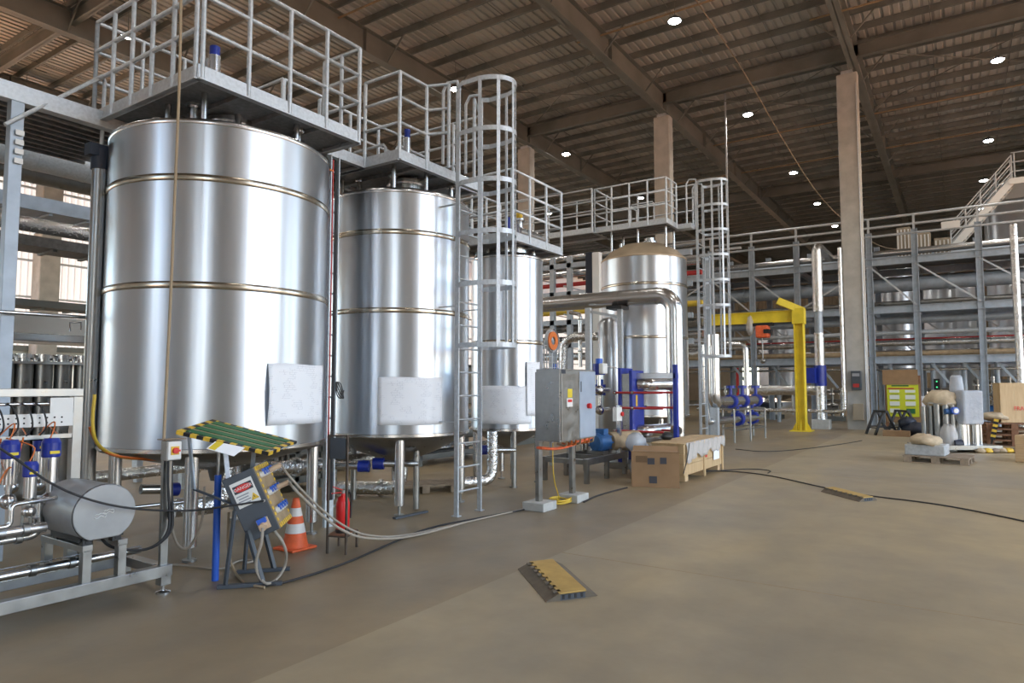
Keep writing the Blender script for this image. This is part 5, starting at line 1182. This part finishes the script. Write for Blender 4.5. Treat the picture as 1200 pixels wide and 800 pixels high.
q = gz(1074, 511); t = thing('black_sack', 'black sack slumped between the trestle and the wrapped machine', 'sack', q)
MB().ball(q+Z3*.2, .38, .42, .24, n=9, m=6, jit=.18).build('sack', 'navy', t); MB().ball(q+Vector((.1, .25, .4)), .22, .25, .22, n=8, m=5, jit=.2).build('fold', 'navy', t)
q = gz(1052, 511); tag(MB().box(q+Vector((-.2, -.35, 0)), q+Vector((.25, .4, .18))).build('small_carton', 'cardboard', at=q), 'small low carton behind the second trestle', 'box')

# wrapped machine: filter skid in plastic
WX = 18.2
wq = gz(1120, 528)
wm = thing('wrapped_machine', 'steel filter machine on a skid, half wrapped in clear plastic', 'machine', Vector((wq.x, wq.y, 0)))
O = Vector((wq.x, wq.y, 0)); A3 = RT.copy(); B3 = Vector((FW.x, FW.y, 0)).normalized()
dW = (wq-Vector((0, 0, EYE))).dot(FW); ppm = FPX/dW
def wp(px, py, back=0): return gd(px, py, dW+back)
MB().obox(O+Z3*.12-A3*.05, A3*.85, B3*.5, Z3*.05).build('skid', 'steel_dull', wm)
for s_ in (-.8, .7):
    for b_ in (-.45, .45): MB().obox(O+A3*s_+B3*b_+Z3*.035, A3*.04, B3*.04, Z3*.035).build('skid_foot', 'steel_dull', wm)
c_ = wp(1104, 500, .25); zt2, zb3 = wp(1104, 473).z, .17
for k in range(9):
    a = R_(k*40); q = Vector((c_.x, c_.y, 0))+Vector((math.cos(a), math.sin(a), 0))*.26; MB().tube(q+Z3*zb3, q+Z3*zt2, .075, 12).build('filter_tube', 'steel_dull', wm)
MB().lathe([(.36, zt2), (.36, zt2+.05), (0, zt2+.05)], (c_.x, c_.y, 0), 28).build('filter_lid', 'steel_dull', wm)
MB().ball(Vector((c_.x, c_.y, zt2+.10)), .38, .38, .24, n=11, m=7, jit=.14).build('sack_cover', 'sack', wm)
q = wp(1121, 455, .2); MB().lathe([(.15, -.35), (.16, .0), (.13, .28), (.10, .33), (0, .34)], q, 18).build('wrapped_motor', 'wrap', wm)
q = wp(1134, 477); MB().obox(q, A3*.27+B3*.03, B3*.22, Z3*.42).build('wrapped_panel', 'wrap', wm, .05)
q = wp(1117, 481, -.1); MB().tube(q, q-B3*.1, .09, 16).build('gauge', 'blue_bright', wm); MB().tube(q-B3*.1, q-B3*.12, .06, 16).build('gauge_face', 'white_plastic', wm)
q = wp(1107, 482, -.05); MB().tube(q, q+A3*.2, .07, 12).build('gauge_body', 'blue_motor', wm)
for px, r, y0_, y1_ in ((1126, .12, 493, 526), (1133, .05, 492, 522), (1142, .09, 492, 524), (1148, .03, 480, 526)):
    a, b = wp(px, y1_), wp(px, y0_); a.z = max(.17, a.z); MB().tube(Vector((b.x, b.y, a.z)), b, r, 16).build('filter_housing', 'steel', wm)
q = wp(1112, 515, -.15); MB().ball(q, .2, .2, .38, jit=.12).build('loose_wrap', 'wrap_clear', wm)
q = wp(1117, 520, -.3); MB().tube(q, q+A3*.2, .11, 14).build('pump_end', 'navy', wm)
q = wp(1083, 500, .3); MB().tube(Vector((q.x, q.y, .1)), Vector((q.x, q.y, wp(1083, 476, .3).z)), .06, 10).build('side_post', 'steel_dull', wm)
# pallet with slab and sack
def pallet(lab, a, b, depth, mat_='wood', grp='wooden pallets'):
    a, b = Vector(a), Vector(b); d = (b-a); n_ = Vector((-d.y, d.x, 0)).normalized()
    if n_.x < 0: n_ = -n_
    z = a.z; t = thing('wooden_pallet', lab, 'pallet', (a+b)/2, grp); n_ = n_*depth
    for k in range(3):
        for j in range(3): MB().obox(a+d*(.07+.43*k)+n_*(.06+.44*j)+Z3*.06, d*.06, n_*.055, Z3*.045).build('block', mat_, t)
        MB().obox(a+d*.5+n_*(.06+.44*k)+Z3*.008, d*.5, n_*.06, Z3*.008).build('bottom_board', mat_, t)
        MB().obox(a+d*(.07+.43*k)+n_*.5+Z3*.115, d*.06, n_*.5, Z3*.01).build('stringer', mat_, t)
    for k in range(7): MB().obox(a+d*.5+n_*(.06+.147*k)+Z3*.135, d*.5, n_*.055, Z3*.01).build('top_board', mat_, t)
    return t, a+d*.5+n_*.5+Z3*.145, d, n_
pt_, pcn, pd, pn = pallet('wooden pallet carrying a grey slab and a dusty sack', gz(1058, 541), gz(1136, 546), 1.0, 'wood_grey')
tag(MB().obox(pcn-pd*.18+Z3*.11, pd*.31, pn*.34, Z3*.11).build('insulation_slab', 'insulation', at=pcn, bevel=.02), 'grey insulation slab lying on the low pallet', 'slab')
tag(MB().ball(pcn-pd*.2+Z3*.29, .46, .34, .13, n=12, m=7, jit=.2).build('dusty_sack', 'sack', at=pcn), 'dusty cream sack lying on top of the grey slab', 'sack')
# stack of red-brown pallets, plywood crate and striped bar
ga = 'red-brown pallets stacked under the plywood crate'
pa, pb = gz(1157, 522), gz(1225, 524)
for k, lab in enumerate(('bottom red-brown pallet of the stack under the plywood crate', 'second red-brown pallet of the stack under the plywood crate', 'third red-brown pallet of the stack under the plywood crate', 'topmost red-brown pallet directly under the plywood crate')):
    pallet(lab, Vector((pa.x, pa.y, .15*k)), Vector((pb.x, pb.y, .15*k)), 1.0, 'wood_red', ga)
d = (pb-pa); n_ = Vector((-d.y, d.x, 0)).normalized(); n_ = n_ if n_.x > 0 else -n_
DP = (pa-Vector((0, 0, EYE))).dot(FW)
c0_ = gd(1173, 487, DP+.3); c1_ = gd(1240, 487, DP+.3); hgt = gd(1173, 449, DP+.3).z-.61
ck = thing('plywood_crate', 'tall plywood crate with red lettering on the pallet stack', 'crate', Vector((c0_.x, c0_.y, .6)))
c0_.z = c1_.z = .6; dd = c1_-c0_
for k in range(4): MB().obox(c0_+dd*(.125+.25*k)+Z3*hgt/2+n_*.01, dd*.124, n_*.012, Z3*hgt/2).build('front_panel', 'plywood', ck)
MB().obox(c0_+n_*.35+Z3*hgt/2, dd.normalized()*.012, n_*.33, Z3*hgt/2).build('side_panel', 'plywood', ck)
MB().obox(c0_+dd*.5+n_*.35+Z3*(hgt+.012), dd*.51, n_*.37, Z3*.012).build('lid', 'plywood', ck)
for z in (.05, hgt-.05): MB().obox(c0_+dd*.5-n_*.012+Z3*z, dd*.5, n_*.012, Z3*.045).build('batten', 'plywood', ck)
for p_ in (.01, .99): MB().obox(c0_+dd*p_+n_*.7+Z3*hgt/2, dd.normalized()*.02, n_*.02, Z3*hgt/2).build('corner_post', 'plywood', ck)
text_obj('FRAGILE', .16, c0_+dd*.42-n_*.026+Z3*hgt*.36, dd, Z3, 'red', ck)
q = gd(1165, 495, DP-.05); sbp = thing('striped_bar', 'black and yellow striped bar leaning on the pallet stack', 'barrier bar', gz(1162, 525))
a, b = gd(1163, 515, DP-.12), gd(1168, 491, DP-.12)
for k in range(8): MB().bar(a.lerp(b, k/8), a.lerp(b, (k+1)/8), .11, .03).build('stripe', 'hazard_yellow' if k % 2 else 'black', sbp)
MB().bar(gz(1161, 524), a, .05, .03).build('leg', 'black', sbp)
tag(MB().ball(gd(1164, 488, DP+.45), .34, .34, .12, n=11, m=6, jit=.28).build('plastic_sheet', 'sack', at=gd(1165, 487, DP+.35)), 'crumpled dusty sheet on the pallet stack left of the crate', 'plastic sheet')
a, b = gz(1191, 541), gz(1245, 545)
bx2 = thing('wooden_box', 'small wooden box beside the pallet stack', 'box', a); d = b-a; n2 = Vector((-d.y, d.x, 0)).normalized(); n2 = n2 if n2.x > 0 else -n2
for k in range(3): MB().obox(a+d*.5+n2*.0+Z3*(.1+.18*k), d*.5, n2*.012, Z3*.087).build('front_board', 'wood', bx2)
MB().obox(a+n2*.35+Z3*.27, d.normalized()*.012, n2*.35, Z3*.27).build('side_board', 'wood', bx2); MB().obox(a+d*.5+n2*.35+Z3*.55, d*.5, n2*.36, Z3*.012).build('lid', 'wood', bx2)
MB().obox(a+d*.5+n2*.7+Z3*.27, d*.5, n2*.012, Z3*.27).build('back_board', 'wood', bx2)
q = gz(1160, 530); t = thing('scrap_heap', 'rags and yellow straps left on the floor beside the wooden box', 'rags', q)
for k in range(6): MB().ball(q+Vector((.1*k-.2, -.14*k+.2, .05)), .16, .13, .06, jit=.2).build('rag', ('sack', 'hazard_yellow', 'wood_grey')[k % 3], t)
# wire hanging from the roof to the column and a drop rod
wv_ = [gz(812, -5, 13.9), gd(870, 80, 24), gd(915, 160, 25), gd(960, 232, 26), gd(1000, 268, 27.5), gd(1026, 287, 29), gd(1050, 293, 30), gd(1075, 290, 31)]
tag(MB().path(wv_, .022, 6, sub=2).build('hanging_cable', 'wood_grey', at=wv_[0]), 'long cable sagging from the roof past the concrete column to the rack', 'cable')
dq = gz(850, 128, 13.9); dz = gd(852, 294, (dq-Vector((0, 0, EYE))).dot(FW)).z
t = thing('drop_rod', 'thin rod hanging from the roof with a small cross bar at its end', 'hanger', Vector((dq.x, dq.y, dz)))
tube((dq.x, dq.y, dz), (dq.x, dq.y, ROOF+.02), .045, 8).build('rod', 'galv', t); MB().box((dq.x-.1, dq.y-.55, dz-.04), (dq.x+.1, dq.y+.55, dz+.04)).build('cross_bar', 'galv', t)

# plant crowded under and behind the rack
PL = (('tall dark pump unit behind the rack next to the trestles', 1062, 32.0, .9, 1.9, 0), ('pump unit with bright riser behind the rack and the wrapped machine', 1100, 32.4, 1.2, 1.6, 1), ('pump unit with two risers under the rack near the plywood crate', 1165, 32.2, 1.4, 2.0, 2), ('pump unit under the rack right beside the foil pipe', 975, 31.6, 1.0, 1.5, 1), ('low pump unit under the rack behind the blue valves', 900, 32.0, 1.3, 1.2, 0), ('pump unit under the rack at its far left bay', 850, 32.5, 1.2, 1.6, 2), ('brown packed unit behind the plywood crate', 1188, 35.2, 1.6, 2.0, 3), ('dark tall unit behind the notice board', 1080, 36.0, 1.0, 2.2, 3))
for lab, px, X0, w_, h_, kd in PL:
    X0 = X0+2.6 if X0 < 34 else X0+.6
    y = gx(px, 470, X0).y; t = thing('process_unit', lab, 'equipment', (X0, y, 0), 'process units under the rack')
    MB().box((X0-.5, y-w_/2, 0), (X0+.5, y+w_/2, .2)).build('base', 'roof_steel', t)
    if kd == 3:
        for k in range(4): MB().box((X0-.4, y-w_/2+k*w_/4+.02, .2), (X0+.4, y-w_/2+(k+1)*w_/4-.02, h_)).build('panel', 'wood_grey' if k % 2 else 'tan_dirty', t)
        continue
    MB().tube((X0-.2, y-w_*.3, .55), (X0-.2, y+w_*.2, .55), .24, 16).build('motor', ('navy', 'steel_dull', 'blue_motor')[kd], t)
    for k in range(3):
        yy = y-w_*.4+k*w_*.4; r_ = MB().tube((X0+.1, yy, .2), (X0+.1, yy, h_), .08, 12).build('riser', 'foil' if (k+kd) % 2 else 'steel_dull', t)
        for z in (h_*.5, h_*.8): tube((X0+.1, yy, z), (X0+.1, yy, z+.06), .14, 12).build('flange', 'steel', r_)
    for z in (h_*.62, h_*.9): MB().tube((X0+.1, y-w_*.5, z), (X0+.1, y+w_*.5, z), .07, 12).build('header', 'steel_dull', t)
    MB().box((X0-.45, y+w_*.25, .2), (X0-.15, y+w_*.45, 1.2)).build('panel_box', 'dark_paint', t)
for px in (1040, 1092, 1130, 1170, 905, 860, 960):
    q = gx(px, 430, RX+.3); MB().bar((RX+.3, q.y, lv[2]-.15), (RX+.3, q.y-.7, lv[2]-1.1), .1, .08).build('knee_brace', 'galv_blue', rk)
    MB().tube((RX+1.4, q.y, lv[2]-.1), (RX+1.4, q.y, 0), .09, 10).build('inner_post', 'galv_blue', rk)
q = gx(1098, 452, 31.2); tag(MB().box((31.1, q.y-.1, 1.45), (31.25, q.y+.1, 1.88)).box((31.15, q.y-.04, 0), (31.2, q.y+.04, 1.45)).build('status_panel', 'black', at=(31.2, q.y, 0)), 'small dark panel on a stick under the rack', 'panel')
for dz in (.1, .32): tag(tube((31.08, q.y, 1.45+dz), (31.1, q.y, 1.45+dz), .03, 10).build('green_lamp', 'green_lit', at=(31.1, q.y, 1.45+dz)), 'small glowing green lamp on the dark panel under the rack', 'lamp', 'green lamps on the dark panel')

# ================================================================== BACKGROUND LEFT and behind the tanks
# tall steel frame at the left edge
PY = 7.4
q0, q1 = gy(3, 300, PY), gy(17, 300, PY)
fr = thing('steel_gantry', 'tall galvanised post and beam frame at the back of the skid', 'steel frame', ((q0.x+q1.x)/2, PY, 0))
zt = gy(10, 97, PY).z; pxc = (q0.x+q1.x)/2
MB().box((pxc-.055, PY-.05, 0), (pxc+.055, PY+.05, zt)).build('post', 'galv_blue', fr, .004)
MB().box((.5, PY-.06, zt-.17), (pxc+1.2, PY+.06, zt)).build('beam', 'galv', fr, .004)
MB().box((.5, PY+.1, zt-.10), (pxc+1.2, 8.75, zt-.06)).build('walkway_deck', 'grating', fr)
for k in range(9): MB().box((.5, PY+.13+k*.15, zt-.18), (pxc+1.2, PY+.17+k*.15, zt-.10)).build('joist', 'grating', fr)
MB().box((pxc-.05, 8.6, 0), (pxc+.05, 8.7, zt-.1)).build('post', 'galv_blue', fr)
MB().box((.6, 8.6, 0), (.75, 8.75, zt-.1)).build('post', 'galv_blue', fr); MB().box((.6, PY-.08, 0), (.75, PY+.08, zt)).build('post', 'galv_blue', fr)
for k in range(4): MB().box((pxc-.02, PY-.083, zt-.5-.09*k), (pxc+.05, PY-.08, zt-.45-.09*k)).build('tag_plate', 'white_paint', fr)
# sloping handrail from the frame to the platform
a, b = gy(6, 146, 7.3), Vector((3.36, 7.45, 4.36+.52))
tag(MB().path([a, b, b+Vector((.02, 0, -.06)), Vector((3.36, 7.5, .0))], .02, 8).build('sloping_handrail', 'galv', at=(3.36, 7.5, 0)), 'sloping pipe handrail joining the frame to the first tank platform, with a long drop pole', 'handrail')
a, b = gy(0, 366, 7.3), gy(118, 373, 7.3); tag(tube(a-Vector((.6, 0, 0)), b, .018, 8).build('cross_pipe', 'steel', at=b), 'thin horizontal pipe from the frame post to the widest tank', 'pipe')
# vertical mixer pipe with blue motor on top
q = gy(113, 300, 7.15); zz = gy(113, 198, 7.15).z
mx_ = thing('standpipe', 'tall steel standpipe with dark blue actuator on top beside the widest tank', 'pipe', (q.x, 7.15, 0))
MB().tube((q.x, 7.15, 0), (q.x, 7.15, zz), .07, 18).build('pipe', 'steel_dull', mx_)
MB().tube((q.x, 7.15, zz), (q.x, 7.15, zz+.2), .085, 18).box((q.x-.13, 7.08, zz+.12), (q.x+.05, 7.2, zz+.24)).build('actuator', 'navy', mx_)
# fat insulated duct and wrapped pipes behind
def hpipe(lab, px0, px1, py, yy, r, material, ext=1.5, stand=True):
    a, b = gy(px0, py, yy), gy(px1, py, yy); zc = (a.z+b.z)/2
    t = thing('insulated_pipe', lab, 'pipe', (a.x, yy, zc-r), 'pipes crossing behind the widest tank')
    MB().tube((a.x-ext, yy, zc), (b.x+ext, yy, zc), r, 24).build('run', material, t)
    for k in range(5): tube((a.x-ext+.3+k*.7, yy, zc), (a.x-ext+.34+k*.7, yy, zc), r+.006, 24).build('joint_band', material, t)
    if stand: MB().box((b.x+ext*.6, yy-.05, 0), (b.x+ext*.6+.1, yy+.05, zc-r)).build('stand', 'galv', t)
    return t
hpipe('fat polished duct crossing behind the widest tank below the walkway', 20, 105, 183, 11.5, .29, 'galv')
hpipe('second polished duct under the fat duct', 20, 105, 208, 12.1, .17, 'steel_dull')
hpipe('foil-wrapped pipe lying on a tray behind the widest tank', 20, 105, 268, 10.15, .10, 'foil', stand=False)
def tray(lab, py0, py1, yy, mm):
    a, b = gy(0, py0, yy), gy(105, py0, yy); z0 = gy(50, py1, yy).z; z1 = gy(50, py0, yy).z
    t = thing('cable_tray', lab, 'cable tray', (a.x, yy, z0), 'trays behind the widest tank')
    MB().box((a.x-1, yy-.03, z0), (b.x+2, yy, z1)).build('side', mm, t); MB().box((a.x-1, yy, z0), (b.x+2, yy+.5, z0+.02)).build('bottom', mm, t)
    MB().box((a.x-1, yy+.5, z0), (b.x+2, yy+.53, z1)).build('side', mm, t)
    for x in (a.x-.8, b.x+1.6): MB().box((x-.05, yy+.2, 0), (x+.05, yy+.3, z0)).build('stand', 'galv', t)
    for k in range(8): MB().box((a.x-.9+k*.5, yy+.02, z0-.03), (a.x-.85+k*.5, yy+.5, z0)).build('rung', mm, t)
tray('galvanised beam tray above the foil pipe behind the widest tank', 232, 248, 10.75, 'galv_blue')
tray('dark cable tray under the foil-wrapped pipe behind the widest tank', 278, 290, 9.9, 'grating')
tray('dark lower cable tray above the white hood', 352, 360, 12.7, 'roof_steel')
# white hood over the filter row
HY = 9.0
a, b = gy(-30, 395, HY), gy(105, 395, HY); z0, z1 = gy(60, 401, HY).z, gy(60, 392, HY).z
hd = thing('filter_hood', 'long steel hood beam above the row of dark filter housings', 'hood', ((a.x+b.x)/2, HY, 0))
MB().box((a.x, HY-.1, z0), (b.x+.4, HY+.6, z1)).build('hood', 'steel', hd, .01)
for x in (a.x+.1, b.x+.3): MB().box((x-.04, HY+.45, 0), (x+.04, HY+.55, z0)).build('post', 'steel_dull', hd)
MB().box((a.x, HY+.6, z1), (b.x+.4, HY+.65, gy(60, 366, HY).z)).build('back_panel', 'white_paint', hd)
MB().path([gy(82, 388, HY-.05), gy(82, 378, HY-.05), gy(95, 378, HY-.05), gy(95, 388, HY-.05)], .012, 6).build('lifting_eye', 'steel', hd)
ztp = gy(50, 425, HY).z
MB().box((a.x, HY-.2, ztp-.02), (b.x+.3, HY+.5, ztp+.01)).build('top_plate', 'steel', hd)
for k, px in enumerate((-18, 4, 27, 50, 73, 96)):
    q = gy(px, 440, HY); t = thing('filter_housing', 'dark polished filter housing in the row under the steel hood', 'filter', (q.x, HY, 0), 'filter housings under the hood')
    MB().slathe([(.05, .25), (.095, .35), (.10, .4), (.10, ztp-.02)], (q.x, HY, 0), 20).build('housing', 'steel_dull', t)
    MB().tube((q.x, HY, ztp), (q.x, HY, ztp+.10), .07, 16).tube((q.x, HY, ztp+.05), (q.x, HY, ztp+.09), .10, 16).build('head_clamp', 'steel', t)
    MB().path([(q.x+.07, HY, ztp+.06), (q.x+.10, HY-.03, ztp+.07), (q.x+.11, HY-.03, ztp+.02)], .03, 8, sub=1).build('elbow', 'steel', t)
    for sg in (-.06, .06): MB().box((q.x+sg-.012, HY-.012, 0), (q.x+sg+.012, HY+.012, .36)).build('foot', 'steel_dull', t)
# yellow cable bundle down the first tank
cable('yellow cable bundle hanging behind the skid upright to the tank bottom', [gy(111, 462, 6.0), gy(108, 490, 6.0), gy(110, 515, 6.0), gy(124, 530, 6.1), gy(150, 538, 6.3), gy(200, 536, 6.5)], .014, 'yellow_cable')
cable('orange cable drooping under the widest tank', [gy(105, 500, 6.05), gy(115, 525, 6.05), gy(140, 537, 6.2), gy(230, 540, 6.6), gy(300, 525, 7.2)], .012, 'orange_cable')
# horizontal pipes behind the tanks under the walkway (between slim tank and bent pipe)
g3 = 'pipes on the rack behind the slim tank'
br = thing('pipe_rack', 'second pipe rack with light posts behind the slim tank', 'pipe rack', (21.5, 10, 0))
for px in (648, 668, 830, 560): 
    y = gx(px, 380, 21.5).y; MB().box((21.42, y-.09, 0), (21.58, y+.09, gx(px, 300, 21.5).z)).build('post', 'galv_blue', br)
for py in (312, 345, 378, 405): z = gx(660, py, 21.5).z; MB().box((21.42, 7.2, z-.09), (21.58, 15, z+.09)).build('beam', 'galv_blue', br)
for k, (py, r, mm, lab) in enumerate(((303, .09, 'clad', 'upper bright pipe on the rack behind the slim tank'), (322, .13, 'clad', 'second bright pipe on the rack behind the slim tank'), (334, .08, 'red_dull', 'thin red pipe on the rack behind the slim tank'), (366, .10, 'yellow_cable', 'yellow-banded pipe on the rack behind the slim tank'), (385, .17, 'steel_dull', 'fat grey pipe on the rack behind the slim tank'), (398, .11, 'clad', 'low bright pipe on the rack behind the slim tank'), (418, .14, 'foil', 'foil pipe lowest on the rack behind the slim tank'))):
    z = gx(660, py, 21.9).z; t = thing('rack_pipe', lab, 'pipe', (21.9, 10, z-r), g3); MB().tube((21.9, 7.0, z), (21.9, 15.5, z), r, 14).build('run', mm, t)
    for y in (8, 10, 12, 14): MB().box((21.5, y-.04, z-r-.05), (22.1, y+.04, z-r)).build('bracket', 'galv', t)
pipe('polished pipe hooked over behind the control cabinet', [gx(660, 440, 14.5), gx(661, 402, 14.5), gx(672, 394, 14.5), gx(705, 394, 14.5)], .10, 'foil', 'steel_pipe', 'pipe')
pipe('thin upright pipe with bright fittings left of the domed tank', [gx(680, 430, 15), gx(680, 368, 15), gx(668, 366, 15)], .05, 'steel', 'steel_pipe', 'pipe', clamps=((.3, 0), (.6, 0), (.9, 0)))
# low dark equipment far behind the tank legs
for k, (px, py, w_, h_) in enumerate(((420, 520, 1.2, 1.0), (500, 517, 1.5, .9), (620, 520, 1.6, 1.1), (330, 530, 1.2, .9), (270, 535, 1.4, 1.0))):
    q = gz(px, py); t = thing('pump_unit', ('pump unit', 'low pump unit', 'wide pump unit', 'small pump unit', 'long pump unit')[k]+' standing on the floor far behind the tank legs', 'pump', q, 'pump units behind the tanks')
    MB().box(q+Vector((-w_/2, 0, 0)), q+Vector((w_/2, .6, .15))).build('base', 'roof_steel', t); MB().tube(q+Vector((-w_*.3, .3, .4)), q+Vector((w_*.2, .3, .4)), .2, 16).build('motor', 'blue_motor' if k % 2 else 'steel_dull', t)
    MB().tube(q+Vector((w_*.3, .3, .15)), q+Vector((w_*.3, .3, h_)), .08, 12).build('riser', 'foil', t); MB().tube(q+Vector((-w_*.45, .5, h_*.8)), q+Vector((w_*.45, .5, h_*.8)), .06, 12).build('header', 'steel', t)
